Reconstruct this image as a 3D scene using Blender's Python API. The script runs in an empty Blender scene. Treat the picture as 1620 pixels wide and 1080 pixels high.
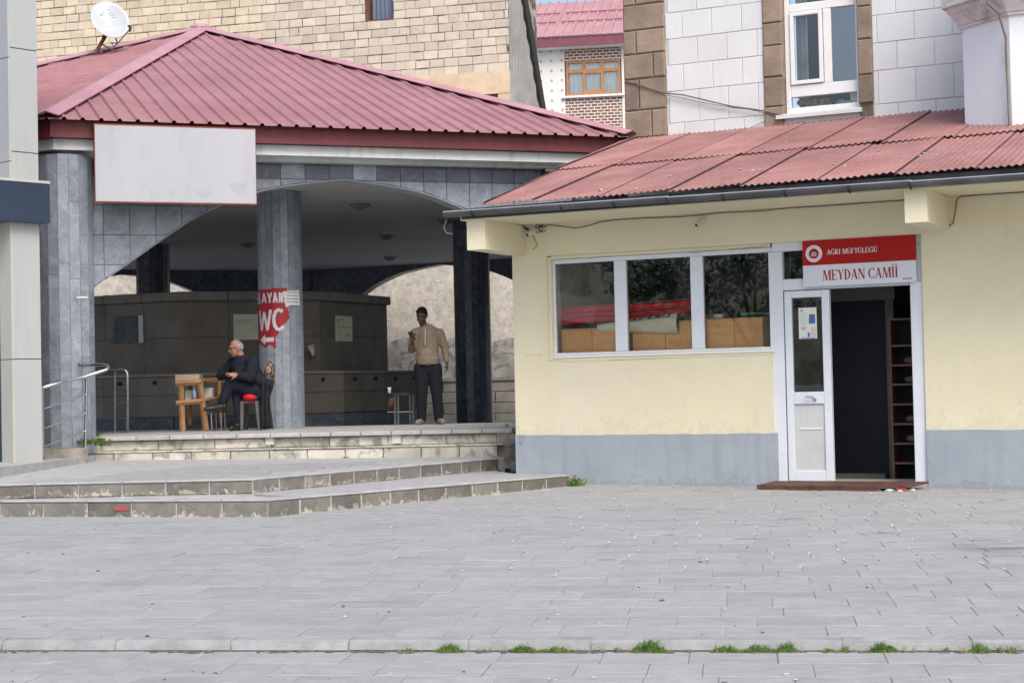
import bpy, bmesh, math, random
from mathutils import Vector, Matrix, noise
from math import sin, cos, pi, radians, atan, atan2, sqrt, degrees
random.seed(7)
scene = bpy.context.scene
col = scene.collection
V3 = lambda x, y=0, z=0: Vector((x, y, z))

# ------------------------------------------------------------------ camera
FPX, CAMH, ROLL, PITCH = 2700.0, 1.2, 0.022, atan(72/2700)
CF = V3(0, cos(PITCH), sin(PITCH)); _U = V3(0, -sin(PITCH), cos(PITCH)); _R = V3(1, 0, 0)
CR = _R*cos(ROLL) - _U*sin(ROLL); CU = _R*sin(ROLL) + _U*cos(ROLL); CC = V3(0, 0, CAMH)
cd = bpy.data.cameras.new('camera'); cam = bpy.data.objects.new('camera', cd); col.objects.link(cam)
cd.sensor_width = 36; cd.lens = FPX/1620*36; cd.clip_end = 3000; cd.clip_start = .1
cam.matrix_world = Matrix(((CR.x, CU.x, -CF.x, 0), (CR.y, CU.y, -CF.y, 0), (CR.z, CU.z, -CF.z, CAMH), (0, 0, 0, 1)))
scene.camera = cam
# ------------------------------------------------------------------ light
SUN_DIR = V3(.28, -.74, .92).normalized()
w = bpy.data.worlds.new('World'); scene.world = w; w.use_nodes = True
nt = w.node_tree; bg = nt.nodes['Background']
sk = nt.nodes.new('ShaderNodeTexSky'); sk.sky_type = 'NISHITA'; sk.sun_disc = False
sk.sun_elevation = math.asin(SUN_DIR.z); sk.sun_rotation = atan2(SUN_DIR.x, SUN_DIR.y)
sk.air_density = 1.0; sk.dust_density = 4.0; sk.ozone_density = 1.0
nt.links.new(sk.outputs[0], bg.inputs[0]); bg.inputs[1].default_value = 0.15
sl = bpy.data.lights.new('sun', 'SUN'); sl.energy = 1.25; sl.angle = radians(28); sl.color = (1, .972, .93)
so = bpy.data.objects.new('sun', sl); col.objects.link(so); so.rotation_euler = (-SUN_DIR).to_track_quat('-Z', 'Y').to_euler()
scene.view_settings.view_transform = 'Standard'; scene.view_settings.look = 'None'
scene.view_settings.gamma = 1; scene.view_settings.use_curve_mapping = False
scene.view_settings.exposure = 0.68

# ------------------------------------------------------------------ measuring helpers: sight lines met with real planes
def ray(x, y): return CF + CR*((x-810)/FPX) + CU*((540-y)/FPX)
def onz(x, y, z):
    d = ray(x, y); return CC + d*((z-CAMH)/d.z)
def onY(x, y, Y):
    d = ray(x, y); return CC + d*(Y/d.y)
def proj(P):
    v = P-CC; k = FPX/v.dot(CF); return 810+k*v.dot(CR), 540-k*v.dot(CU)
class Fr:                       # upright frame: u along, v out towards the viewer's side, z up
    def __init__(s, o, ang):
        a = radians(ang); s.o = V3(o.x, o.y, 0); s.u = V3(cos(a), sin(a), 0); s.v = V3(sin(a), -cos(a), 0); s.ang = a
    def p(s, u, v, z): return s.o + s.u*u + s.v*v + V3(0, 0, z)
    def m(s, x, y, v=0.0):
        P0 = s.o+s.v*v; d = ray(x, y); P = CC + d*((P0-CC).dot(s.v)/d.dot(s.v)) - s.o
        return P.dot(s.u), P.z
    def loc(s, P): q = P-s.o; return q.dot(s.u), q.dot(s.v), P.z

# ------------------------------------------------------------------ materials
def srgb(r, g, b):
    f = lambda c: (c/255/12.92) if c/255 <= .04045 else ((c/255+.055)/1.055)**2.4
    return (f(r), f(g), f(b))
def mix3(a, b, t): return tuple(a[i]*(1-t)+b[i]*t for i in range(3))
MATS = {}
def M(name, c1, c2=None, scale=4, detail=6, rough=.8, bump=0, bscale=40, rand=0, stain=None, stain2=None,
      metal=0, stretch=(1, 1, 1), spec=.4, lo=.35, hi=.65, shift=0, trans=0, coat=0, ndist=0, zst=None, streak=None):
    m = bpy.data.materials.new(name); m.use_nodes = True; t = m.node_tree; N = t.nodes; L = t.links
    b = N['Principled BSDF']; b.inputs['Roughness'].default_value = rough; b.inputs['Metallic'].default_value = metal
    b.inputs['Specular IOR Level'].default_value = spec
    if coat: b.inputs['Coat Weight'].default_value = coat
    geo = N.new('ShaderNodeNewGeometry'); mp = N.new('ShaderNodeMapping'); L.new(geo.outputs['Position'], mp.inputs['Vector'])
    mp.inputs['Scale'].default_value = stretch
    oi = N.new('ShaderNodeObjectInfo'); src = mp.outputs[0]
    if shift:
        mm = N.new('ShaderNodeVectorMath'); mm.operation = 'SCALE'; cmb = N.new('ShaderNodeCombineXYZ')
        for i in range(3): L.new(oi.outputs['Random'], cmb.inputs[i])
        L.new(cmb.outputs[0], mm.inputs[0]); mm.inputs['Scale'].default_value = shift
        ad = N.new('ShaderNodeVectorMath'); L.new(src, ad.inputs[0]); L.new(mm.outputs[0], ad.inputs[1]); src = ad.outputs[0]
    def noisen(sc, det=6, dist=0, rg=.6):
        n = N.new('ShaderNodeTexNoise'); n.inputs['Scale'].default_value = sc; n.inputs['Detail'].default_value = det
        n.inputs['Roughness'].default_value = rg; n.inputs['Distortion'].default_value = dist; L.new(src, n.inputs['Vector']); return n.outputs[0]
    def ramp(sock, a, c, ca, cb):
        r = N.new('ShaderNodeValToRGB'); r.color_ramp.elements[0].position = a; r.color_ramp.elements[1].position = c
        r.color_ramp.elements[0].color = (*ca, 1); r.color_ramp.elements[1].color = (*cb, 1); L.new(sock, r.inputs[0]); return r.outputs[0]
    if c2 is None: c2 = tuple(min(1, x*1.12) for x in c1)
    cur = ramp(noisen(scale, detail, ndist), lo, hi, c1, c2)
    for st in (stain, stain2):
        if st:
            sc, a, c, colr, amt = st[:5]
            f = ramp(noisen(sc, 8, st[5] if len(st) > 5 else .3, .65), a, c, (0, 0, 0), (amt,)*3)
            mx = N.new('ShaderNodeMix'); mx.data_type = 'RGBA'; L.new(f, mx.inputs[0]); L.new(cur, mx.inputs[6])
            mx.inputs[7].default_value = (*colr, 1); cur = mx.outputs[2]
    if streak:  # rain streaks: (colour, amount, lo, hi)
        m5 = N.new('ShaderNodeMapping'); m5.inputs['Scale'].default_value = (5, 5, .45); L.new(geo.outputs['Position'], m5.inputs['Vector']); n5 = N.new('ShaderNodeTexNoise'); n5.inputs['Scale'].default_value = 1.5; n5.inputs['Detail'].default_value = 8; L.new(m5.outputs[0], n5.inputs['Vector'])
        f = ramp(n5.outputs[0], streak[2], streak[3], (0, 0, 0), (streak[1],)*3); mx = N.new('ShaderNodeMix'); mx.data_type = 'RGBA'; L.new(f, mx.inputs[0]); L.new(cur, mx.inputs[6]); mx.inputs[7].default_value = (*streak[0], 1); cur = mx.outputs[2]
    if zst:     # splash stains that climb from the foot of a riser: zst = (foot z, top z, colour, amount, scale)
        sp = N.new('ShaderNodeSeparateXYZ'); L.new(geo.outputs['Position'], sp.inputs[0]); zr = N.new('ShaderNodeMapRange'); L.new(sp.outputs[2], zr.inputs[0])
        zr.inputs[1].default_value = zst[0]; zr.inputs[2].default_value = zst[1]; zr.inputs[3].default_value = .10; zr.inputs[4].default_value = -.16
        ad2 = N.new('ShaderNodeMath'); L.new(noisen(zst[4], 10, 1.0, .75), ad2.inputs[0]); L.new(zr.outputs[0], ad2.inputs[1])
        f = ramp(ad2.outputs[0], .54, .57, (0, 0, 0), (zst[3],)*3); mx = N.new('ShaderNodeMix'); mx.data_type = 'RGBA'; L.new(f, mx.inputs[0]); L.new(cur, mx.inputs[6]); mx.inputs[7].default_value = (*zst[2], 1); cur = mx.outputs[2]
    if rand:
        mr = N.new('ShaderNodeMapRange'); L.new(oi.outputs['Random'], mr.inputs[0]); mr.inputs[3].default_value = 1-rand; mr.inputs[4].default_value = 1+rand*.6
        vm = N.new('ShaderNodeVectorMath'); vm.operation = 'SCALE'; L.new(cur, vm.inputs[0]); L.new(mr.outputs[0], vm.inputs['Scale']); cur = vm.outputs[0]
    L.new(cur, b.inputs['Base Color'])
    if bump:
        bn = N.new('ShaderNodeBump'); bn.inputs['Strength'].default_value = bump; bn.inputs['Distance'].default_value = .01
        L.new(noisen(bscale, 5), bn.inputs['Height']); L.new(bn.outputs[0], b.inputs['Normal'])
    MATS[name] = m; return m
def glass_mat(name, tint=(.75, .8, .8), dirt=.0, ior=1.5):
    m = bpy.data.materials.new(name); m.use_nodes = True; t = m.node_tree; N = t.nodes; L = t.links; N.clear()
    o = N.new('ShaderNodeOutputMaterial'); tr = N.new('ShaderNodeBsdfTransparent'); tr.inputs[0].default_value = (*tint, 1)
    g = N.new('ShaderNodeBsdfGlossy'); g.inputs['Roughness'].default_value = .01; g.inputs['Color'].default_value = (.95, .97, 1, 1)
    fr = N.new('ShaderNodeFresnel'); fr.inputs[0].default_value = ior; mx = N.new('ShaderNodeMixShader')
    geo = N.new('ShaderNodeNewGeometry'); ns = N.new('ShaderNodeTexNoise'); ns.inputs['Scale'].default_value = 1.6; L.new(geo.outputs['Position'], ns.inputs['Vector'])
    bp = N.new('ShaderNodeBump'); bp.inputs['Strength'].default_value = .012; bp.inputs['Distance'].default_value = .05; L.new(ns.outputs[0], bp.inputs['Height']); L.new(bp.outputs[0], g.inputs['Normal'])
    L.new(fr.outputs[0], mx.inputs[0]); L.new(tr.outputs[0], mx.inputs[1]); L.new(g.outputs[0], mx.inputs[2])
    if dirt:
        d = N.new('ShaderNodeBsdfDiffuse'); d.inputs[0].default_value = (.5, .5, .5, 1); m2 = N.new('ShaderNodeMixShader'); n2 = N.new('ShaderNodeTexNoise'); n2.inputs['Scale'].default_value = 5; n2.inputs['Detail'].default_value = 8
        L.new(geo.outputs['Position'], n2.inputs['Vector']); r = N.new('ShaderNodeMapRange'); r.inputs[1].default_value = .4; r.inputs[2].default_value = .8; r.inputs[4].default_value = dirt; L.new(n2.outputs[0], r.inputs[0])
        L.new(r.outputs[0], m2.inputs[0]); L.new(mx.outputs[0], m2.inputs[1]); L.new(d.outputs[0], m2.inputs[2]); L.new(m2.outputs[0], o.inputs[0])
    else: L.new(mx.outputs[0], o.inputs[0])
    MATS[name] = m; return m
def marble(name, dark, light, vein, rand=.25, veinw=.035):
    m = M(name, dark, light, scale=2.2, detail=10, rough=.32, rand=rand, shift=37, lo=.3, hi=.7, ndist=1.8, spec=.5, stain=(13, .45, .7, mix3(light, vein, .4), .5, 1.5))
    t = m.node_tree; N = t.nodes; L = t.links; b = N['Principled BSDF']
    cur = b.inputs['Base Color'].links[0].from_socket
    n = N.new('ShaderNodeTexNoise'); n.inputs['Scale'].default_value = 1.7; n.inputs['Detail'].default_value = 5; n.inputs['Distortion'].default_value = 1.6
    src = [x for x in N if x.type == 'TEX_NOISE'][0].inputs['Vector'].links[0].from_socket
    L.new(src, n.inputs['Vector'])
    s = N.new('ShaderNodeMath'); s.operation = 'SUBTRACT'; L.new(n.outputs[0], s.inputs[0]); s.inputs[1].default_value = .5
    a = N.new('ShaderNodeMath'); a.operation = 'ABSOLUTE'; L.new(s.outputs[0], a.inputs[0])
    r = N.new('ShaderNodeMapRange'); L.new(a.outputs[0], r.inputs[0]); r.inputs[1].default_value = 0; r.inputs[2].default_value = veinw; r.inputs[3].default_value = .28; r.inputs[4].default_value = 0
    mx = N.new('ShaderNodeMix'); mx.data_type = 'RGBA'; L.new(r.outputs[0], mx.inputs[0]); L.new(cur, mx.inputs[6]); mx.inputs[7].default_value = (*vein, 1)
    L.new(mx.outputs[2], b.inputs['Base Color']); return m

paving = M('paving_stone', (.282, .287, .287), (.345, .35, .349), scale=7, detail=9, rough=.78, bump=.5, bscale=45, rand=.065, shift=3, stretch=(1, 2.2, 1), stain=(1.3, .48, .70, (.225, .232, .235), .6), stain2=(16, .62, .70, (.20, .205, .205), .5))
paving_gap = M('paving_joint', (.17, .17, .168), (.42, .42, .41), scale=2.4, rough=.95, lo=.36, hi=.52)
white_mortar = M('white_mortar', (.48, .48, .465), (.62, .62, .60), scale=8, rough=.9)
kerb_c = M('kerb_concrete', (.25, .255, .26), (.34, .345, .35), scale=6, rough=.9, bump=.5, bscale=50, rand=.08, stain=(3, .55, .65, (.17, .17, .17), .5))
step_a = M('lower_step_stone', (.13, .125, .115), (.19, .18, .16), scale=5, rough=.9, bump=1, bscale=22, rand=.28, shift=9, stain=(7, .58, .66, (.30, .29, .25), .6, .5), stain2=(1.3, .5, .62, (.22, .2, .15), .4), zst=(-.07, .10, (.45, .435, .375), .8, 6))
step_m = M('upper_step_stone', (.13, .125, .115), (.19, .18, .16), scale=5, rough=.9, bump=1, bscale=22, rand=.28, shift=9, stain=(7, .58, .66, (.30, .29, .25), .6, .5), stain2=(1.3, .5, .62, (.23, .21, .15), .5), zst=(.12, .26, (.45, .435, .375), .8, 6))
step_top = M('step_tread', (.30, .305, .31), (.38, .385, .39), scale=6, rough=.85, bump=.3, rand=.06, stain=(4, .6, .7, (.5, .48, .42), .5))
lime = M('lime_mortar', (.34, .325, .28), (.48, .46, .41), scale=12, rough=.95, bump=.6)
pale_block = M('pale_step_stone', (.40, .385, .33), (.56, .54, .47), scale=4, rough=.9, bump=.5, rand=.2, shift=13, stain=(5, .5, .62, (.17, .16, .145), .8, .6), stain2=(2, .62, .7, (.5, .36, .22), .5))
slab_m = M('platform_slab', (.33, .33, .325), (.42, .42, .41), scale=5, rough=.75, bump=.2, rand=.08, stain=(6, .58, .68, (.6, .58, .52), .6))
broken = M('broken_concrete', (.10, .095, .085), (.30, .28, .25), scale=3, rough=.95, bump=1, bscale=18)
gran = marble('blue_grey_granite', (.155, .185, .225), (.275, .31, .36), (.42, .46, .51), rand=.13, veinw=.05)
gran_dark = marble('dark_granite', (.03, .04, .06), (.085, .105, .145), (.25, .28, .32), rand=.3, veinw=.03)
grout = M('pale_grout', (.30, .32, .35), (.40, .42, .45), scale=10)
fountain_m = M('grey_stone_cladding', (.165, .15, .13), (.215, .20, .175), scale=3, rough=.7, rand=.12, stretch=(1, 1, .6), stain=(1.2, .5, .7, (.14, .13, .115), .5), stain2=(9, .62, .72, (.26, .24, .21), .4))
coping_m = M('coping_stone', (.21, .20, .18), (.28, .265, .245), scale=4, rough=.8, rand=.2)
whitebeam = M('painted_beam', (.55, .57, .57), (.64, .66, .66), streak=((.38, .39, .38), .5, .52, .7), scale=1.4, rough=.8, stain=(.9, .55, .72, (.36, .37, .36), .5), stretch=(1, 1, 3))
fascia_m = M('fascia_red', (.115, .018, .022), (.15, .026, .03), scale=1.2, rough=.5, stain=(.8, .55, .7, (.13, .02, .025), .5))
roofpink = M('pink_metal_roof', (.30, .145, .155), (.37, .19, .20), streak=((.25, .105, .115), .5, .5, .7), scale=.8, rough=.6, rand=.04, bump=.08, stain=(.5, .5, .68, (.25, .11, .122), .6), stain2=(7, .66, .72, (.45, .36, .35), .3))
roofpink2 = M('pink_ridge_metal', (.40, .20, .225), (.48, .27, .29), scale=1.2, rough=.45)
roofrust = M('faded_red_roof_sheet', (.25, .118, .112), (.325, .168, .158), scale=1.5, rough=.75, rand=.10, bump=.1, stain=(.9, .48, .66, (.175, .088, .08), .7), stain2=(9, .58, .68, (.36, .22, .20), .5))
cream = M('cream_paint', (.68, .625, .435), (.72, .67, .485), streak=((.60, .545, .40), .22, .52, .75), scale=1.1, rough=.85, bump=.6, bscale=5, zst=(.6, 1.1, (.58, .53, .41), .4, 5), stain=(.8, .5, .68, (.66, .605, .49), .7), stain2=(6, .7, .76, (.58, .54, .42), .35))
plinthm = M('blue_grey_plinth_paint', (.285, .325, .37), (.325, .37, .415), streak=((.25, .28, .31), .5, .5, .7), scale=1.5, rough=.75, bump=.6, bscale=9, zst=(-.02, .22, (.25, .255, .25), .6, 7), stain=(2.5, .6, .75, (.30, .32, .35), .35), stain2=(14, .72, .76, (.5, .5, .5), .4))
whitewall = M('whitewashed_block', (.595, .62, .63), (.645, .665, .675), streak=((.52, .53, .52), .4, .55, .75), scale=1.4, rough=.85, bump=.2, bscale=25, rand=.04, stain=(1.2, .58, .75, (.58, .58, .565), .5))
whitejoint = M('wall_joint', (.46, .46, .45), (.58, .58, .57), scale=5)
brownstone = M('brown_sandstone', (.20, .155, .118), (.29, .23, .18), scale=2.2, rough=.9, bump=.9, bscale=22, rand=.16, shift=11, stain=(5, .58, .7, (.16, .115, .085), .6))
brownjoint = M('brown_joint', (.12, .088, .065), (.19, .14, .105), scale=6)
pvc = M('white_window_frame', (.64, .68, .73), (.69, .73, .78), scale=2, rough=.4, stain=(3, .6, .75, (.48, .5, .53), .35))
pvcw = M('bright_window_frame', (.70, .71, .70), (.76, .77, .76), scale=2, rough=.4)
alu = M('aluminium_panel', (.50, .51, .51), (.58, .59, .59), scale=2, rough=.45, stain=(4, .55, .7, (.42, .42, .41), .5))
glassm = glass_mat('window_glass', tint=(.96, .98, .97), dirt=.05)
glass_up = glass_mat('upper_window_glass', tint=(.95, .97, .98))
glass_blue = glass_mat('coated_window_glass', tint=(.6, .64, .66), ior=2.5)
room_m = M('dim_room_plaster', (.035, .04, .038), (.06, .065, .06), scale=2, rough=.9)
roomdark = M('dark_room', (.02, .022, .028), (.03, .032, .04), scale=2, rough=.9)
orangewood = M('orange_veneer', (.72, .35, .115), (.82, .42, .16), scale=2.5, rough=.5, stretch=(1, 1, 4), rand=.06)
redcarpet = M('red_carpet', (.55, .012, .02), (.68, .025, .035), scale=9, rough=.95, bump=.5)
beigecarpet = M('beige_carpet_back', (.68, .62, .43), (.78, .72, .53), scale=9, rough=.95, bump=.5)
carpetpat = M('carpet_pattern', (.06, .055, .05), (.42, .38, .30), scale=22, rough=.95, lo=.47, hi=.53)
greyfabric = M('grey_fabric', (.06, .065, .08), (.10, .105, .12), scale=8, rough=.95)
navy = M('navy_panel', (.018, .03, .055), (.024, .038, .068), scale=1, rough=.35)
comp = M('composite_panel', (.355, .37, .365), (.385, .40, .395), streak=((.31, .31, .295), .5, .55, .75), scale=1.2, rough=.4, stain=(1.5, .56, .75, (.38, .38, .365), .4), stretch=(1, 1, .3))
comp_s = M('composite_panel_beige', (.40, .39, .345), (.44, .43, .385), scale=1.2, rough=.45)
blackjoint = M('black_joint', (.02, .02, .02), (.03, .03, .03))
beigeblock2 = M('yellow_aerated_block', (.56, .48, .36), (.64, .56, .435), scale=3, rough=.95, bump=.7, bscale=25, rand=.12, shift=5, stain=(1.0, .5, .68, (.5, .40, .27), .5))
beigeblock = M('aerated_block', (.53, .465, .38), (.60, .54, .45), scale=3, rough=.95, bump=.7, bscale=25, rand=.14, shift=5, stain=(1.0, .5, .68, (.46, .385, .31), .6))
blockmortar = M('block_mortar', (.10, .08, .065), (.42, .35, .28), scale=2.6, rough=.95, bump=1, lo=.44, hi=.60)
lintel_m = M('lintel_concrete', (.55, .43, .29), (.68, .55, .39), scale=2, rough=.9, bump=.6, stain=(2, .55, .7, (.5, .34, .2), .6))
corrug = M('grey_sheet_cladding', (.22, .215, .20), (.30, .295, .28), scale=1.5, rough=.7, stain=(.7, .5, .65, (.18, .17, .155), .6))
bluesheet = M('blue_grey_sheet', (.10, .13, .19), (.14, .17, .24), scale=1, rough=.5)
rust = M('rusty_steel', (.10, .045, .03), (.17, .08, .05), scale=12, rough=.9)
houseplaster = M('white_dotted_tile', (.66, .65, .62), (.71, .70, .67), scale=2)
woodfr = M('brown_window_wood', (.36, .16, .06), (.44, .21, .09), scale=6, rough=.5)
curtain = M('pale_curtain', (.78, .83, .88), (.86, .89, .92), scale=14, stretch=(3, 3, .2), rough=.8)
roughplaster = M('rough_lime_plaster', (.40, .37, .32), (.56, .525, .46), scale=3.5, detail=9, rough=.95, bump=1.2, bscale=14, stain=(6.5, .52, .60, (.30, .275, .24), .6, .5), stain2=(9, .55, .62, (.36, .33, .29), .6, 1))
dampplaster = M('damp_grey_plaster', (.22, .21, .20), (.42, .40, .37), scale=2.2, detail=9, rough=.95, bump=1.2, bscale=14, stain=(5.5, .5, .58, (.13, .125, .12), .8, .6))
rearblock = M('grey_retaining_block', (.24, .225, .195), (.33, .31, .27), scale=3, rough=.9, bump=.5, rand=.12)
ceil_m = M('painted_ceiling', (.40, .41, .40), (.47, .48, .47), scale=.8, rough=.9, stretch=(.4, 3, 1), stain=(.6, .5, .7, (.33, .34, .33), .5))
lampm = M('ceiling_lamp_shade', (.16, .16, .16), (.2, .2, .2), rough=.4)
signwhite = M('blank_sign_sheet', (.36, .37, .405), (.39, .40, .435), scale=1.2, rough=.45, stain=(3.2, .5, .64, (.335, .335, .365), .6), stretch=(1, 1, .35))
rustframe = M('rusty_red_frame', (.16, .04, .03), (.24, .06, .04), scale=9, rough=.8)
signred = M('sign_red', (.36, .008, .004), (.41, .011, .007), scale=2, rough=.5, spec=.2)
signpale = M('sign_pale', (.62, .65, .72), (.67, .70, .77), scale=2, rough=.4)
signink = M('sign_red_ink', (.33, .012, .012), (.36, .015, .015), rough=.4)
posterred = M('poster_red', (.30, .012, .02), (.36, .02, .03), scale=6, rough=.5)
posterwhite = M('poster_white', (.52, .54, .58), (.62, .64, .68), scale=9, rough=.5)
paper = M('paper_white', (.62, .62, .58), (.70, .70, .66), scale=6, rough=.8)
papercream = M('paper_cream', (.76, .73, .58), (.85, .83, .70), scale=7, rough=.8)
papergreen = M('paper_pale_green', (.62, .65, .52), (.70, .73, .60), scale=7, rough=.8)
ink = M('grey_ink', (.10, .10, .12), (.15, .15, .17))
blueink = M('blue_ink', (.05, .12, .38), (.08, .18, .5))
steel = M('stainless_steel', (.45, .45, .46), (.58, .58, .58), scale=9, rough=.28, metal=1)
gutter_m = M('dark_grey_gutter', (.06, .062, .068), (.10, .104, .112), scale=2, rough=.35, stain=(2, .55, .7, (.2, .2, .2), .4))
gutter_rim = M('gutter_rim', (.34, .35, .36), (.42, .43, .44), rough=.35)
cable_m = M('grey_cable', (.12, .10, .08), (.18, .155, .12), rough=.7)
cable_dark = M('black_cable', (.02, .02, .02), (.035, .035, .035), rough=.6)
white_pl = M('white_plastic', (.6, .6, .6), (.66, .66, .66), rough=.45)
black_pl = M('black_plastic', (.015, .015, .016), (.03, .03, .03), rough=.5)
dish_m = M('dish_white', (.38, .41, .425), (.45, .48, .495), scale=3, rough=.4, stain=(6, .62, .7, (.30, .32, .35), .4))
dishink = M('dish_faded_print', (.20, .24, .36), (.26, .30, .42), scale=20)
dishink2 = M('dish_faded_yellow', (.34, .33, .2), (.38, .36, .24), scale=20)
timber = M('pine_timber', (.33, .17, .075), (.45, .26, .13), scale=5, rough=.7, rand=.12, stretch=(1, 1, 1), stain=(12, .6, .7, (.28, .13, .06), .5))
cardboard = M('beige_box_board', (.42, .35, .25), (.50, .43, .32), scale=6, rough=.9)
oxide = M('red_oxide_wood', (.07, .032, .024), (.12, .055, .042), scale=8, rough=.8, bump=.4, stain=(8, .6, .7, (.28, .1, .06), .5))
thresh = M('threshold_stone', (.5, .49, .46), (.6, .59, .56), scale=8, rough=.8)
shelfwood = M('brown_shelf_wood', (.15, .075, .05), (.20, .10, .07), scale=5, rough=.6)
skin = M('skin', (.33, .165, .11), (.39, .21, .145), scale=30, rough=.55)
skind = M('backlit_skin', (.07, .036, .025), (.095, .05, .034), scale=30, rough=.55)  # standing figure: backlit shade is put into the skin colour
hairgrey = M('grey_hair', (.22, .22, .22), (.38, .38, .37), scale=60, rough=.8)
hairblack = M('black_hair', (.008, .008, .008), (.02, .018, .016), scale=60, rough=.7)
suit = M('navy_jacket_cloth', (.004, .006, .013), (.008, .011, .022), scale=14, rough=.9, bump=.4, bscale=30)
trous = M('dark_blue_trouser_cloth', (.004, .006, .015), (.008, .011, .024), scale=14, rough=.9, bump=.4, bscale=30)
blackcloth = M('black_cloth', (.010, .010, .012), (.02, .02, .022), scale=14, rough=.95)
knit = M('beige_knit', (.18, .142, .105), (.235, .19, .143), scale=40, rough=.95, bump=.6, bscale=120)
knitw = M('pale_zip_placket', (.36, .33, .28), (.4, .37, .32))
jeans = M('dark_trousers', (.004, .005, .010), (.008, .009, .016), scale=20, rough=.9)
shoeblk = M('black_leather', (.012, .012, .013), (.02, .02, .02), rough=.4)
shoegrey = M('beige_shoe', (.16, .145, .13), (.22, .20, .18), scale=20, rough=.8)
sockg = M('grey_sock', (.20, .22, .26), (.26, .28, .32), scale=60)
redcush = M('red_cushion', (.45, .01, .02), (.55, .02, .03), scale=10, rough=.8)
patcush = M('patterned_cushion', (.07, .035, .03), (.30, .24, .19), scale=15, rough=.9, lo=.46, hi=.56)
greyleg = M('grey_chair_plastic', (.07, .066, .066), (.11, .105, .105), rough=.5)
bottleblue = M('blue_bottle', (.30, .42, .62), (.5, .6, .75), scale=30, rough=.25)
leafg = M('weed_leaf', (.05, .115, .022), (.14, .22, .05), scale=25, rough=.7, rand=.2)
leafdry = M('dry_leaf', (.22, .22, .06), (.34, .32, .10), scale=25, rough=.7)
foliage = M('tree_leaf', (.02, .06, .014), (.05, .11, .03), scale=3, rough=.7)
bark = M('bark', (.08, .06, .045), (.13, .10, .08), scale=12, rough=.9)

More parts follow.
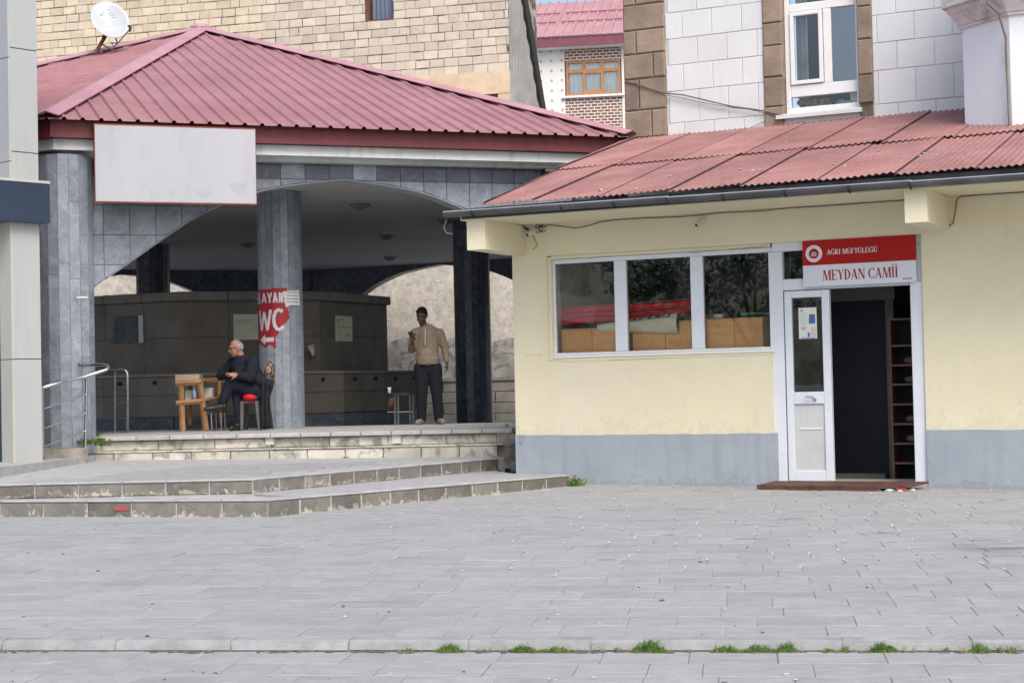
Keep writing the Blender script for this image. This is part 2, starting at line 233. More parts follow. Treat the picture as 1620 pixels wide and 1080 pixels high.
# ------------------------------------------------------------------ mesh building
class MB:
    def __init__(s): s.v = []; s.f = []
    def add(s, vs, fs):
        n = len(s.v); s.v += [Vector(x) for x in vs]; s.f += [tuple(i+n for i in f) for f in fs]; return s
    def box8(s, P):   # 8 points: bottom 4 loop, top 4 loop
        return s.add(P, [(0, 3, 2, 1), (4, 5, 6, 7), (0, 1, 5, 4), (1, 2, 6, 5), (2, 3, 7, 6), (3, 0, 4, 7)])
    def box(s, fr, u0, u1, v0, v1, z0, z1):
        return s.box8([fr.p(u0, v0, z0), fr.p(u1, v0, z0), fr.p(u1, v1, z0), fr.p(u0, v1, z0), fr.p(u0, v0, z1), fr.p(u1, v0, z1), fr.p(u1, v1, z1), fr.p(u0, v1, z1)])
    def bevbox(s, fr, u0, u1, v0, v1, z0, z1, b=.006):   # front (v1) face chamfered block
        P = [fr.p(u0, v0, z0), fr.p(u1, v0, z0), fr.p(u1, v0, z1), fr.p(u0, v0, z1),
             fr.p(u0, v1-b, z0), fr.p(u1, v1-b, z0), fr.p(u1, v1-b, z1), fr.p(u0, v1-b, z1),
             fr.p(u0+b, v1, z0+b), fr.p(u1-b, v1, z0+b), fr.p(u1-b, v1, z1-b), fr.p(u0+b, v1, z1-b)]
        return s.add(P, [(0, 1, 2, 3), (0, 1, 5, 4), (1, 2, 6, 5), (2, 3, 7, 6), (3, 0, 4, 7), (4, 5, 9, 8), (5, 6, 10, 9), (6, 7, 11, 10), (7, 4, 8, 11), (8, 9, 10, 11)])
    def prism(s, base, top):
        n = len(base); return s.add(list(base)+list(top), [tuple(range(n))[::-1], tuple(range(n, 2*n))]+[(i, (i+1) % n, n+(i+1) % n, n+i) for i in range(n)])
    def slab(s, pts, z0, z1): return s.prism([V3(p[0], p[1], z0) for p in pts], [V3(p[0], p[1], z1) for p in pts])
    def tube(s, pts, r, n=8, cap=True):
        pts = [Vector(p) for p in pts]; rs = r if isinstance(r, (list, tuple)) else [r]*len(pts); rings = []
        prev = None
        for i, p in enumerate(pts):
            d = (pts[min(i+1, len(pts)-1)]-pts[max(i-1, 0)]).normalized()
            a = prev if prev else (V3(0, 0, 1) if abs(d.z) < .9 else V3(1, 0, 0))
            x = (a - d*a.dot(d)).normalized(); y = d.cross(x); prev = x
            rings.append([p+(x*cos(2*pi*k/n)+y*sin(2*pi*k/n))*rs[i] for k in range(n)])
        fs = []
        for i in range(len(pts)-1):
            for k in range(n): fs.append((i*n+k, i*n+(k+1) % n, (i+1)*n+(k+1) % n, (i+1)*n+k))
        if cap: fs += [tuple(range(n)), tuple(range((len(pts)-1)*n, len(pts)*n))]
        return s.add([q for r_ in rings for q in r_], fs)
    def ell(s, c, rx, ry=None, rz=None, rot=None, nu=16, nv=10):
        ry = ry or rx; rz = rz or rx; vs = []; c = Vector(c)
        for j in range(1, nv):
            for i in range(nu):
                q = V3(rx*sin(pi*j/nv)*cos(2*pi*i/nu), ry*sin(pi*j/nv)*sin(2*pi*i/nu), rz*cos(pi*j/nv)); vs.append(q)
        vs += [V3(0, 0, rz), V3(0, 0, -rz)]; T, B = len(vs)-2, len(vs)-1
        if rot: vs = [rot @ q for q in vs]
        fs = [(j*nu+i, j*nu+(i+1) % nu, (j+1)*nu+(i+1) % nu, (j+1)*nu+i) for j in range(nv-2) for i in range(nu)]
        fs += [(T, i, (i+1) % nu) for i in range(nu)] + [(B, (nv-2)*nu+(i+1) % nu, (nv-2)*nu+i) for i in range(nu)]
        return s.add([c+q for q in vs], fs)
    def cap(s, p0, p1, r0, r1, fl=1.0, fdir=None):  # tapered round limb; fl flattens along fdir
        p0 = Vector(p0); p1 = Vector(p1); d = (p1-p0); L = d.length; d = d/L if L > 1e-6 else V3(0, 0, 1)
        a = fdir.normalized() if fdir else (V3(0, 0, 1) if abs(d.z) < .9 else V3(1, 0, 0))
        x = (a-d*a.dot(d)).normalized(); y = d.cross(x); rings = []; n = 14
        prof = [(-.98, .2), (-.8, .6), (-.5, .87), (0, 1)]
        for (h, q) in prof: rings.append((p0+d*h*r0*min(1, fl+.3), r0*q))
        for (h, q) in prof[::-1]: rings.append((p1-d*h*r1*min(1, fl+.3), r1*q))
        vs = [c+(x*cos(2*pi*k/n)*fl+y*sin(2*pi*k/n))*rr for c, rr in rings for k in range(n)]
        fs = [(i*n+k, i*n+(k+1) % n, (i+1)*n+(k+1) % n, (i+1)*n+k) for i in range(len(rings)-1) for k in range(n)]
        fs += [tuple(range(n)), tuple(range((len(rings)-1)*n, len(rings)*n))]
        return s.add(vs, fs)
    def build(s, name, mat, parent=None, smooth=False, base=None, recalc=True):
        o0 = Vector(base) if base is not None else (Vector(parent['_o']) if parent else V3(0, 0, 0))
        me = bpy.data.meshes.new(name); me.from_pydata([tuple(x-o0) for x in s.v], [], s.f); me.materials.append(mat)
        if recalc:
            bm = bmesh.new(); bm.from_mesh(me); bmesh.ops.recalc_face_normals(bm, faces=bm.faces); bm.to_mesh(me); bm.free()
        if smooth:
            for p in me.polygons: p.use_smooth = True
        o = bpy.data.objects.new(name, me); col.objects.link(o); o['_o'] = tuple(o0)
        if parent:
            o.parent = parent; o.location = o0 - Vector(parent['_o'])
        else: o.location = o0
        return o
def tag(o, label=None, cat=None, group=None, kind=None):
    for k, x in (('label', label), ('category', cat), ('group', group), ('kind', kind)):
        if x: o[k] = x
    return o
def thing(name, label, cat, base, group=None):
    o = bpy.data.objects.new(name, None); col.objects.link(o); o.location = base; o['_o'] = tuple(base); o.empty_display_size = .2
    return tag(o, label, cat, group)
def piece(name, me, parent, M4):    # an instance of a shared mesh, M4 world matrix without rotation in parent
    o = bpy.data.objects.new(name, me); col.objects.link(o); o.parent = parent
    M4 = M4.copy(); M4.translation = M4.translation - Vector(parent['_o']); o.matrix_local = M4; o['_o'] = tuple(M4.translation); return o
def autosmooth(o, ang=40):
    me = o.data; bm = bmesh.new(); bm.from_mesh(me)
    for e in bm.edges: e.smooth = len(e.link_faces) == 2 and e.calc_face_angle(0) < radians(ang)
    for f in bm.faces: f.smooth = True
    bm.to_mesh(me); bm.free(); return o
def struct(name, mb, mat): return tag(mb.build(name, mat), kind='structure')
WF = Fr(V3(0, 0, 0), 0)

# ------------------------------------------------------------------ sky backdrop comes from the world; far ground
big = MB(); big.add([V3(-600, -600, -.9), V3(600, -600, -.9), V3(600, 900, -.9), V3(-600, 900, -.9)], [(0, 1, 2, 3)])
struct('ground', big, kerb_c)

# ------------------------------------------------------------------ plaza paving
def gz(Y): return -.013*(20.6-Y)
G = Fr(V3(0, 9.12, 0), -7.6)
def gp(u, v, dz=0):
    P = G.p(u, v, 0); return V3(P.x, P.y, gz(P.y)+dz)
base = MB(); base.add([V3(-16, 26, gz(26)-.006), V3(16, 26, gz(26)-.006), gp(16, -.01, -.006), gp(-16, -.01, -.006)], [(0, 1, 2, 3)])
plaza = struct('plaza', base, paving_gap); plaza['_o'] = (0, 0, 0)
lower = MB(); lower.add([gp(-16, -.02, -.068), gp(16, -.02, -.068), gp(16, 16, -.068), gp(-16, 16, -.068)], [(0, 1, 2, 3)])
lplaza = struct('lower_plaza', lower, paving_gap); lplaza['_o'] = (0, 0, 0)
S1 = [(-5.383, 17.861), (-2.475, 17.09), (.66, 20.56)]      # front of the lower step
S2 = [(-5.55, 18.10), (-2.78, 18.12), (-.197, 22.17)]       # front of the upper step
W0 = onz(818, 765, 0); YB = Fr(W0, -26)
def behind_steps(P):
    if P.x < -2.475: return P.y > 17.09 + (-2.475-P.x)*.2655 + .15
    if P.x < .66: return P.y > 17.09 + (P.x+2.475)*1.107 + .15
    return YB.loc(V3(P.x, P.y, 0))[1] < -.05
def stone_mesh(L, W, k):
    r = random.Random(k); b = .0025
    P = []
    hs = [r.uniform(-.0015, .0015) for _ in range(4)]
    for (x, y), h in zip(((0, 0), (L, 0), (L, W), (0, W)), hs):
        sx = 1 if x == 0 else -1; sy = 1 if y == 0 else -1
        P.append((V3(x, y, -.03), V3(x, y, -b+h), V3(x+sx*b, y+sy*b, h)))
    vs = [p[0] for p in P]+[p[1] for p in P]+[p[2] for p in P]
    fs = [(8, 9, 10, 11)]
    for i in range(4):
        j = (i+1) % 4; fs += [(i, j, 4+j, 4+i), (4+i, 4+j, 8+j, 8+i)]
    return vs, fs
RW = .355; stones = []
def lay_rows(v_start, n, sgn, dz, store):
    for r in range(n):
        v0 = v_start + sgn*r*RW; u = -9 + random.uniform(0, .4)
        Yc = G.p(0, v0, 0).y
        lim = abs(.31*Yc)+2.8
        u = -lim + random.uniform(-.3, 0)
        while u < lim:
            L = random.choice((.27, .36, .45, .45, .54, .54)); c = gp(u+L/2, v0-RW/2)
            px, py = proj(c)
            if -700 < px < 2320 and py < 1150 and c.y > 5 and not (sgn < 0 and behind_steps(c)):
                store.append((u, v0, L, dz+random.uniform(-.002, .002), c))
            u += L
lay_rows(-.16, 34, -1, 0, stones)
low = []; lay_rows(.355, 3, 1, -.056, low)
meshes = {}
def stone_data(L, var):
    if (L, var) not in meshes:
        vs, fs = stone_mesh(L-random.uniform(.002, .004), RW-.003, len(meshes)); me = bpy.data.meshes.new('paving_stone'); me.from_pydata([tuple(x) for x in vs], [], fs)
        me.materials.append(paving); bm = bmesh.new(); bm.from_mesh(me); bmesh.ops.recalc_face_normals(bm, faces=bm.faces); bm.to_mesh(me); bm.free(); meshes[(L, var)] = me
    return meshes[(L, var)]
stones.sort(key=lambda s: s[4].y + (50 if not -60 < proj(s[4])[0] < 1680 else 0))
RG = Matrix(((G.u.x, -G.v.x, 0), (G.u.y, -G.v.y, 0), (0, 0, 1)))
def lay(lst, root, maxn):
    rest = MB()
    for i, (u, v0, L, dz, c) in enumerate(lst):
        tilt = Matrix.Rotation(.013, 3, 'X') @ Matrix.Rotation(random.uniform(-.003, .003), 3, 'Y')
        o = gp(u+.003, v0, dz)
        if i < maxn:
            M4 = (tilt @ RG).to_4x4(); M4.translation = o; piece('paving_stone', stone_data(L, random.randrange(3)), root, M4)
        else:
            vs, fs = stone_mesh(L-random.uniform(.002, .005), RW-.0035, i); rest.add([(tilt @ (RG @ p))+o for p in vs], fs)
    if rest.v: tag(rest.build('distant_paving_stones', paving, root), kind='stuff')
lay(stones, plaza, 300); low.sort(key=lambda s: 0 if -60 < proj(s[4])[0] < 1680 else 1); lay(low, lplaza, 300)
# bits of white mortar left on the joints
mm = MB()
for (u, v0, L, dz, c) in stones:
    px, py = proj(c)
    if py > 905 and random.random() > .06: continue
    pr = .8 if px > 820 else (.3 if px > 380 else .07)
    if py > 870: pr *= .4
    for a in (0, 1, 0):
        if random.random() > pr*(.75, .35, .3)[a]: continue
        ln = random.uniform(.03, .13) if a == 0 else random.uniform(.04, .24); wd = random.uniform(.004, .011) if a == 0 else random.uniform(.003, .008)
        uu, vv = (u, v0-RW*random.uniform(.4, 1.1)) if a == 0 else (u+random.uniform(0, L*.6), v0-RW)
        n = 9; pts = []; cx_ = random.uniform(-.4, .4)
        for k in range(n):
            t = 2*pi*k/n; rx, ry = (wd, ln) if a == 0 else (ln, wd); q = random.uniform(.5, 1.3)
            pts.append(gp(uu+rx*cos(t)*q+(cx_*wd*sin(t)*2 if a == 0 else 0), vv+ry*sin(t)*q, .0035+.0006*a))
        mm.add(pts, [tuple(range(n))])
tag(mm.build('mortar_remnants', white_mortar, plaza), kind='stuff')
# dark damp streaks near the right edge
dm = bpy.data.materials.new('damp_dirt'); dm.use_nodes = True; t_ = dm.node_tree; N2 = t_.nodes; L2 = t_.links; b_ = N2['Principled BSDF']; b_.inputs['Base Color'].default_value = (.13, .13, .12, 1); b_.inputs['Roughness'].default_value = .9
g_ = N2.new('ShaderNodeNewGeometry'); m_ = N2.new('ShaderNodeMapping'); m_.inputs['Scale'].default_value = (.8, 2.6, 1); L2.new(g_.outputs['Position'], m_.inputs[0]); n_ = N2.new('ShaderNodeTexNoise'); n_.inputs['Scale'].default_value = 2.2; n_.inputs['Detail'].default_value = 9; L2.new(m_.outputs[0], n_.inputs['Vector'])
tc = N2.new('ShaderNodeTexCoord'); vl = N2.new('ShaderNodeVectorMath'); vl.operation = 'LENGTH'; L2.new(tc.outputs['Object'], vl.inputs[0]); mr_ = N2.new('ShaderNodeMapRange'); L2.new(vl.outputs['Value'], mr_.inputs[0]); mr_.inputs[1].default_value = .2; mr_.inputs[2].default_value = 1; mr_.inputs[3].default_value = .16; mr_.inputs[4].default_value = -.22
a_ = N2.new('ShaderNodeMath'); L2.new(n_.outputs[0], a_.inputs[0]); L2.new(mr_.outputs[0], a_.inputs[1]); r_ = N2.new('ShaderNodeMapRange'); L2.new(a_.outputs[0], r_.inputs[0]); r_.inputs[1].default_value = .52; r_.inputs[2].default_value = .85; r_.inputs[4].default_value = .38; L2.new(r_.outputs[0], b_.inputs['Alpha'])
for (x, y, sx_, sy_) in ((1570, 868, .8, 1.0),):
    P = onz(x, y, 0); P = onz(x, y, gz(P.y)); P = onz(x, y, gz(P.y)); me = bpy.data.meshes.new('damp_stain'); me.from_pydata([(-1, -1, 0), (1, -1, 0), (1, 1, 0), (-1, 1, 0)], [], [(0, 1, 2, 3)]); me.materials.append(dm)
    o = bpy.data.objects.new('damp_stain', me); col.objects.link(o); o.parent = plaza; o.location = (P.x, P.y, gz(P.y)+.006); o.rotation_euler = (.013, 0, 0); o.scale = (sx_, sy_, 1)
pb_ = MB(); rp_ = random.Random(31)
for i in range(110):
    x, y = rp_.uniform(0, 1620), rp_.uniform(830, 1012) if i % 3 else rp_.uniform(1040, 1078)
    P = onz(x, y, -.12); P = onz(x, y, gz(P.y)); z0 = gz(P.y) if y < 1020 else gz(P.y)-.056; r_s = rp_.uniform(.004, .011); pb_.ell(V3(P.x, P.y, z0+r_s*.5), r_s*rp_.uniform(.8, 1.8), r_s, r_s*.6, nu=6, nv=4)
tag(pb_.build('pebbles', M('grit', (.10, .10, .095), (.45, .44, .42), scale=1.7, lo=.47, hi=.53), plaza), kind='stuff')
# kerb
kerb = struct('kerb', MB().box8([gp(-7, -.15, -.1), gp(7, -.15, -.1), gp(7, -.012, -.1), gp(-7, -.012, -.1), gp(-7, -.15, -.008), gp(7, -.15, -.008), gp(7, -.012, -.008), gp(-7, -.012, -.008)]), paving_gap); kerb['_o'] = (0, 0, 0)
u = -4.2
while u < 4.2:
    L = .655; k = MB(); dz = random.uniform(-.002, .003); e = .009; g = .004
    prof = [(-.155, -.1), (-.155, .0), (-.022, .0), (-.004, -.012), (.004, -.048), (-.03, -.052), (-.03, -.1)]
    P0 = [gp(u+g, v, z+dz) for v, z in prof]; P1 = [gp(u+L-g, v, z+dz) for v, z in prof]
    k.prism(P0, P1); k.build('kerb_stone', kerb_c, kerb); u += L

# ------------------------------------------------------------------ steps, landing, platform
def block_row(root, name, pts, z0, z1, L, depth, mat, gap=.014, topmat=None, jit=0, first=0, inset=0, over=0.0):
    for (a, b) in zip(pts[:-1], pts[1:]):
        a = V3(*a, 0); b = V3(*b, 0); d = (b-a); T = d.length; fr = Fr(a, degrees(atan2(d.y, d.x))); n = max(1, round(T/L)); l = T/n
        for i in range(n):
            j0 = random.uniform(0, jit); k = MB(); zt = z1+random.uniform(-.003, .003)
            k.bevbox(fr, i*l+gap/2, (i+1)*l-gap/2, -depth, j0*.5, z0, zt, b=.012); k.build(name, mat, root)
# lower step
lst = MB(); poly1 = [(-9, 18.82), S1[0], S1[1], S1[2], (.62, 20.62), (.28, 21.06), (-.2, 21.35), (-.2, 22.5), (-9, 22.5)]
lst.slab([(p[0]+.0, p[1]+.012) for p in poly1], -.3, .105); low_step = struct('lower_step', lst, lime); low_step['_o'] = (0, 0, 0)
block_row(low_step, 'step_stone', [(-8.5, 18.69), S1[0]], -.15, .112, .51, .30, step_a)
block_row(low_step, 'step_stone', [S1[0], S1[1]], -.15, .112, .51, .30, step_a, jit=.006)
block_row(low_step, 'step_stone', [S1[1], S1[2]], -.15, .112, .43, .30, step_a, jit=.006)
def tread_row(root, pts, z, L, depth, mat, name='tread_slab', over=.015, th=.022):
    for (a, b) in zip(pts[:-1], pts[1:]):
        a = V3(*a, 0); b = V3(*b, 0); d = (b-a); T = d.length; fr = Fr(a, degrees(atan2(d.y, d.x))); n = max(1, round(T/L)); l = T/n
        for i in range(n):
            k = MB(); k.bevbox(fr, i*l+.004, (i+1)*l-.004, -depth, over*.5+random.uniform(0, .004), z-th, z+random.uniform(-.001, .002), b=.008); k.build(name, mat, root)
tread_row(low_step, [(-8.5, 18.69), S1[0], S1[1]], .132, .51, .26, step_top)
tread_row(low_step, [S1[1], S1[2]], .132, .43, .26, step_top)
fill = MB(); fill.slab([(S1[1][0]+.2, S1[1][1]+.45), (S1[2][0]-.05, S1[2][1]+.25), (.42, 20.99), (-.05, 21.3), (-.3, 22.3), (-2.9, 18.3)], .10, .128); fill.build('tread_infill', step_top, low_step)
# upper step and landing
ust = MB(); LAND = [(-9, 18.10), S2[0], S2[1], S2[2], (-.18, 22.5), (-9, 22.9)]
def lz(x, y): return .288 + max(0, (y-18.1))*.004 + max(0, -x-1.5)*max(0, y-19)*.0038
top = [V3(p[0], p[1]+.012, lz(*p)-.006) for p in LAND]; ust.prism([V3(p.x, p.y, -.1) for p in top], top)
landing = struct('landing', ust, step_top); landing['_o'] = (0, 0, 0)
block_row(landing, 'step_stone', [(-8.5, 18.10), S2[0], S2[1]], .134, .266, .50, .30, step_m, jit=.006)
block_row(landing, 'step_stone', [S2[1], S2[2]], .134, .266, .44, .30, step_m, jit=.006)
tread_row(landing, [(-8.5, 18.10), S2[0], S2[1]], .290, .50, .26, step_top)
tread_row(landing, [S2[1], S2[2]], .290, .44, .26, step_top)
# landing paving rows (a few px high each: one part)
lp = MB()
r = 0
while r < 12:
    y0 = 18.40 + r*.36; x = -7.2 + (r % 3)*.17
    while x < -.5:
        L = random.choice((.4, .5, .6)); c = [(x, y0), (x+L-.008, y0), (x+L-.008, y0+.352), (x, y0+.352)]
        xl = -2.78+(y0-18.12)*.636-.25
        if x+L < xl and y0 < 22.2: lp.prism([V3(a, b, lz(a, b)-.03) for a, b in c], [V3(a, b, lz(a, b)-.001+random.uniform(-.001, .001)) for a, b in c])
        x += L
    r += 1
tag(lp.build('landing_paving', paving, landing), kind='stuff')
# platform
E0 = (-5.30, 22.42); E1 = (-.10, 22.22)
plat = MB(); ZP = .66
plat.slab([(-5.55, 22.62), (-.02, 22.42), (.9, 26.3), (-9, 26.3), (-9, 23.3)], .2, .63); plat.slab([(-9.5, 26.28), (4, 26.28), (6, 41.8), (-16, 41.8)], -.2, .40)
platform = struct('platform', plat, slab_m); platform['_o'] = (0, 0, 0)
block_row(platform, 'pale_block', [(-5.75, 22.36), (-3.2, 22.30), (-.22, 22.18)], .28, .445, .51, .3, pale_block, gap=.008, jit=.006)
tread_row(platform, [(-5.75, 22.36), (-3.2, 22.30), (-.14, 22.18)], .468, .6, .4, pale_block, over=.03, th=.02)
block_row(platform, 'pale_block', [(-5.45, 22.56), (-3.2, 22.50), (-.12, 22.38)], .47, .598, .8, .3, pale_block, gap=.006, jit=.006)
tread_row(platform, [(-5.42, 22.50), (-3.2, 22.44), (-.02, 22.32)], ZP, .41, .36, slab_m, name='edge_slab', over=.03, th=.055)
fl = MB()
for r in range(9):
    y0 = 22.78+r*.4; x = -6.0 if r == 0 else -8
    while x < .95:
        fl.box8([V3(x, y0, .64), V3(x+.395, y0, .64), V3(x+.395, y0+.395, .64), V3(x, y0+.395, .64), V3(x, y0, ZP), V3(x+.395, y0, ZP), V3(x+.395, y0+.395, ZP), V3(x, y0+.395, ZP)]); x += .4
tag(fl.build('floor_tiles', slab_m, platform), kind='stuff')
# tread that turns towards the modern building at the left
tl = MB(); a, b, c, d = onz(62, 721, .45), onz(130, 708, .45), onz(156, 706, .45), onz(70, 706, .45)
a, b = onY(60, 717, 21.6), onY(139, 708, 21.75); tl.slab([(a.x, a.y), (b.x, b.y), (-5.6, 22.33), (-5.5, 22.7), (-6.6, 22.7)], .30, b.z); tl.build('corner_tread', broken, platform)
# broken masonry at the platform end
br = MB(); random.seed(3)
for (x0, x1, y0, z0, z1) in ((-.24, -.06, 22.25, .13, .60), (-.12, .02, 22.12, .13, .46), (-.06, .04, 21.9, .1, .25), (-.2, -.1, 22.1, .12, .3), (-.10, .03, 22.28, .4, .61)):
    P = [V3(x0, y0, z0), V3(x1, y0, z0), V3(x1, y0+.3, z0), V3(x0, y0+.3, z0), V3(x0, y0+.06, z1), V3(x1, y0+.05, z1), V3(x1, y0+.3, z1), V3(x0, y0+.3, z1)]
    P = [p+V3(random.uniform(-.03, .03), random.uniform(-.03, .03), random.uniform(-.03, .03)) for p in P]; br.box8(P)
br.build('broken_masonry', broken, platform)
# paint patches on the steps (white strips and a red dab)
def patch(name, root, mat, pts): k = MB(); k.add(pts, [tuple(range(len(pts)))]); return k.build(name, mat, root)
def quad_on(fr, x0, y0, x1, y1, v, th=.003):
    u0, z1 = fr.m(x0, y0, v); u1, z0 = fr.m(x1, y1, v); return MB().box(fr, u0, u1, v, v+th, z0, z1)
FE = Fr(V3(-3.2, 22.30, 0), degrees(atan2(-.12, 2.98)))
quad_on(FE, 420, 690, 434, 703, -.18).build('white_paint_patch', white_mortar, platform); quad_on(FE, 620, 688, 634, 701, -.18).build('white_paint_patch', white_mortar, platform)
FS = Fr(V3(*S1[0], 0), degrees(atan2(S1[1][1]-S1[0][1], S1[1][0]-S1[0][0])))
quad_on(FS, 181, 801, 204, 807, .005).build('red_paint_dab', M('red_paint', (.35, .06, .045), (.42, .09, .07), rough=.8), low_step)
random.seed(11)

# ------------------------------------------------------------------ rear wall seen through the arches
RWF = Fr(V3(0, 44, 0), -3)
rw = thing('rear_wall', 'rough plastered wall with grey block courses behind the pavilion', 'wall', V3(-6, 44, 0))
uL, uR = -16, 3.5
MB().box(RWF, uL, uR, -.4, 0, 2.35, 6.2).build('upper_plaster', roughplaster, rw)
rng = random.Random(5); pl = MB(); n = 60
xs = [uL+(uR-uL)*i/n for i in range(n+1)]; zt = [2.2+.35*noise.noise(V3(x*1.3, 3, 1)) for x in xs]
for i in range(n): pl.box8([RWF.p(xs[i], -.4, 1.46), RWF.p(xs[i+1], -.4, 1.46), RWF.p(xs[i+1], .012, 1.46), RWF.p(xs[i], .012, 1.46), RWF.p(xs[i], -.4, zt[i]+.25), RWF.p(xs[i+1], -.4, zt[i+1]+.25), RWF.p(xs[i+1], .010, zt[i+1]+.25), RWF.p(xs[i], .010, zt[i]+.25)])
pl.build('damp_plaster', dampplaster, rw)
MB().box(RWF, uL, uR, -.4, .10, 1.38, 1.46).build('ledge', rearblock, rw)
MB().box(RWF, uL, uR, -.4, .03, -.2, 1.375).build('joint_backing', blackjoint, rw)
for r in range(5):
    z1 = 1.37-r*.28; x = -4.8+(r % 2)*.35
    while x < 2.3:
        MB().bevbox(RWF, x, x+.98, -.2, .06, z1-.265, z1).build('wall_block', rearblock, rw); x += 1.0

# ------------------------------------------------------------------ block tower behind
TO = onY(808, 165, 47); TW = Fr(V3(TO.x, TO.y, 0), -16)
tw = thing('block_building', 'tall unplastered building of beige blocks behind the pink pavilion roof', 'building', V3(TO.x, TO.y, 0))
ZT = TW.m(700, -60)[1]; uW = -15.5
wu0, wz0 = TW.m(578, 30); wz0 = TW.m(780, 100)[1] + .243*round((wz0-TW.m(780, 100)[1])/.243); wu1, wz1 = TW.m(621, -20)
MB().box(TW, uW, wu0, -3, -.012, -.9, ZT).build('wall_core', blockmortar, tw)
MB().box(TW, wu0, wu1, -3, -.012, -.9, wz0).build('wall_core', blockmortar, tw)
MB().box(TW, wu1, 0-.012, -3, -.012, -.9, ZT).build('wall_core', blockmortar, tw)
def roofline(x): return 102-(x-52)*55/266 if x < 318 else 47+(x-318)*.247
bl = []; CH = .243; zref = TW.m(780, 100)[1]
for r in range(-14, 14):
    z = zref + r*CH; u = uW + (r % 2)*.21+random.uniform(-.06, .06)
    while u < -.02:
        L = random.choice((.42, .42, .42, .43, .3, .42)); u1 = min(u+L, -.005)
        if u1 < -.16 and u1 > -.30: u1 = -.005
        if u1-u < .08: u = u1+.01; continue
        px, py = proj(TW.p((u+u1)/2, 0, z+CH/2))
        if -5 < px < 830 and -16 < py < roofline(px)+22 and not (u >= wu0-.06 and u1 <= wu1+.06 and z+CH > wz0+.02):
            if z+CH > wz0+.02 and u < wu0 < u1: u1c = wu0-.004; bl.append((u, u1c, z)); u = u1; continue
            if z+CH > wz0+.02 and u < wu1 < u1: bl.append((wu1+.004, u1, z)); u = u1; continue
            if False: pass
            if not (px > 610 and py > 113+.0*(px) and py > 128-(px-650)*.12): bl.append((u, u1, z))
        u = u1
vis = sorted(bl, key=lambda b: proj(TW.p(b[0], 0, b[2]))[1] - roofline(proj(TW.p(b[0], 0, b[2]))[0]))
rest = MB()
bmesh_cache = {}
for i, (u0, u1, z) in enumerate(vis):
    g = random.choice((.006, .010, .012, .016, .028)); ch = CH-.012; k = MB()
    v1 = random.uniform(-.006, .006); tgt = k if i < 300 else rest
    tgt.bevbox(TW, u0+g/2, u1-g/2, -.15, v1, z+.003, z+CH-random.choice((.010, .013, .016, .024)), b=.011)
    if i < 300: k.build('block', beigeblock2 if proj(TW.p(u0, 0, z))[0] < 398 else beigeblock, tw)
if rest.v: tag(rest.build('more_blocks', beigeblock, tw), kind='stuff')
zl = TW.m(790, 112)[1]; zl2 = TW.m(790, 148)[1]; ul = TW.m(640, 120)[0]
MB().box(TW, ul, -.005, -.2, .012, zl2, zl).build('lintel', lintel_m, tw)
zo = TW.m(780, 149)[1]; uo0 = TW.m(752, 155)[0]; uo1 = TW.m(788, 155)[0]
MB().box(TW, ul, uo0, -.2, .0, zl2-1.2, zl2-.003).build('lower_wall', lintel_m, tw); MB().box(TW, uo1, -.005, -.2, .0, zl2-1.2, zl2-.003).build('lower_wall', lintel_m, tw)
MB().box(TW, uo0, uo1, -.25, -.011, zl2-1.2, zl2-.003).build('dark_opening', blackjoint, tw)
# shuttered window opening with blue sheet
MB().box(TW, wu0, wu1, -.35, -.3, wz0, wz1).build('window_back', blackjoint, tw)
k = MB(); n = 22
for i in range(n):
    a = wu0+.14+(wu1-wu0-.14)*i/n; b = wu0+.14+(wu1-wu0-.14)*(i+1)/n; hv = [.0, .03, .03, .0][i % 4]; hv2 = [.0, .03, .03, .0][(i+1) % 4]
    k.add([TW.p(a, -.18+hv, wz0+.03), TW.p(b, -.18+hv2, wz0+.03), TW.p(b, -.18+hv2, wz1), TW.p(a, -.18+hv, wz1)], [(0, 1, 2, 3)])
k.build('window_sheet', bluesheet, tw)
MB().box(TW, wu0, wu0+.10, -.3, .0, wz0, wz1).build('window_frame', rust, tw); MB().box(TW, wu0+.10, wu1, -.2, .0, wz0, wz0+.03).build('window_frame', rust, tw)
# sheet clad side with sloping roof edge: its plane runs back to the right
TS = Fr(TW.p(0, 0, 0), 58)
rim_b = TS.m(853, 178); rim_t = TS.m(820, -20)
def su(z): return rim_b[0] + (rim_t[0]-rim_b[0])*(z-rim_b[1])/(rim_t[1]-rim_b[1])
z_hi = ZT; z_lo = -.9; k = MB(); nn = 40; U1 = max(su(z_hi), .02)
umax = su(3.5)
i = 0; uu = 0.0; st = umax/nn
for i in range(nn):
    a, b = i*st, (i+1)*st; ha, hb = (.0, .035)[i % 2], (.0, .035)[(i+1) % 2]
    def ztop(u_): return min(z_hi, rim_b[1] + (u_-rim_b[0])*(rim_t[1]-rim_b[1])/(rim_t[0]-rim_b[0])) if u_ > .01 else z_hi
    k.add([TS.p(a, ha, z_lo), TS.p(b, hb, z_lo), TS.p(b, hb, max(z_lo, ztop(b))), TS.p(a, ha, max(z_lo, ztop(a)))], [(0, 1, 2, 3)])
k.build('side_cladding', corrug, tw)
k = MB(); A = [TS.p(su(z), 0, z) for z in (3.5, z_hi)]
k.box8([A[0]+TS.v*-.3, A[0]+TS.v*.12, A[0]+TS.v*.12+TS.u*.22, A[0]+TS.v*-.3+TS.u*.22, A[1]+TS.v*-.3, A[1]+TS.v*.12, A[1]+TS.v*.12+TS.u*.22, A[1]+TS.v*-.3+TS.u*.22]); k.build('verge_board', blackjoint, tw)

# ------------------------------------------------------------------ distant house
HO = onY(985, 150, 68); HF = Fr(V3(HO.x, HO.y, 0), -9)
hs = thing('distant_house', 'far pink-roofed house with dotted white tile and patterned brick between buildings', 'house', V3(HO.x, HO.y, 0))
def hm(x, y, v=0): return HF.m(x, y, v)
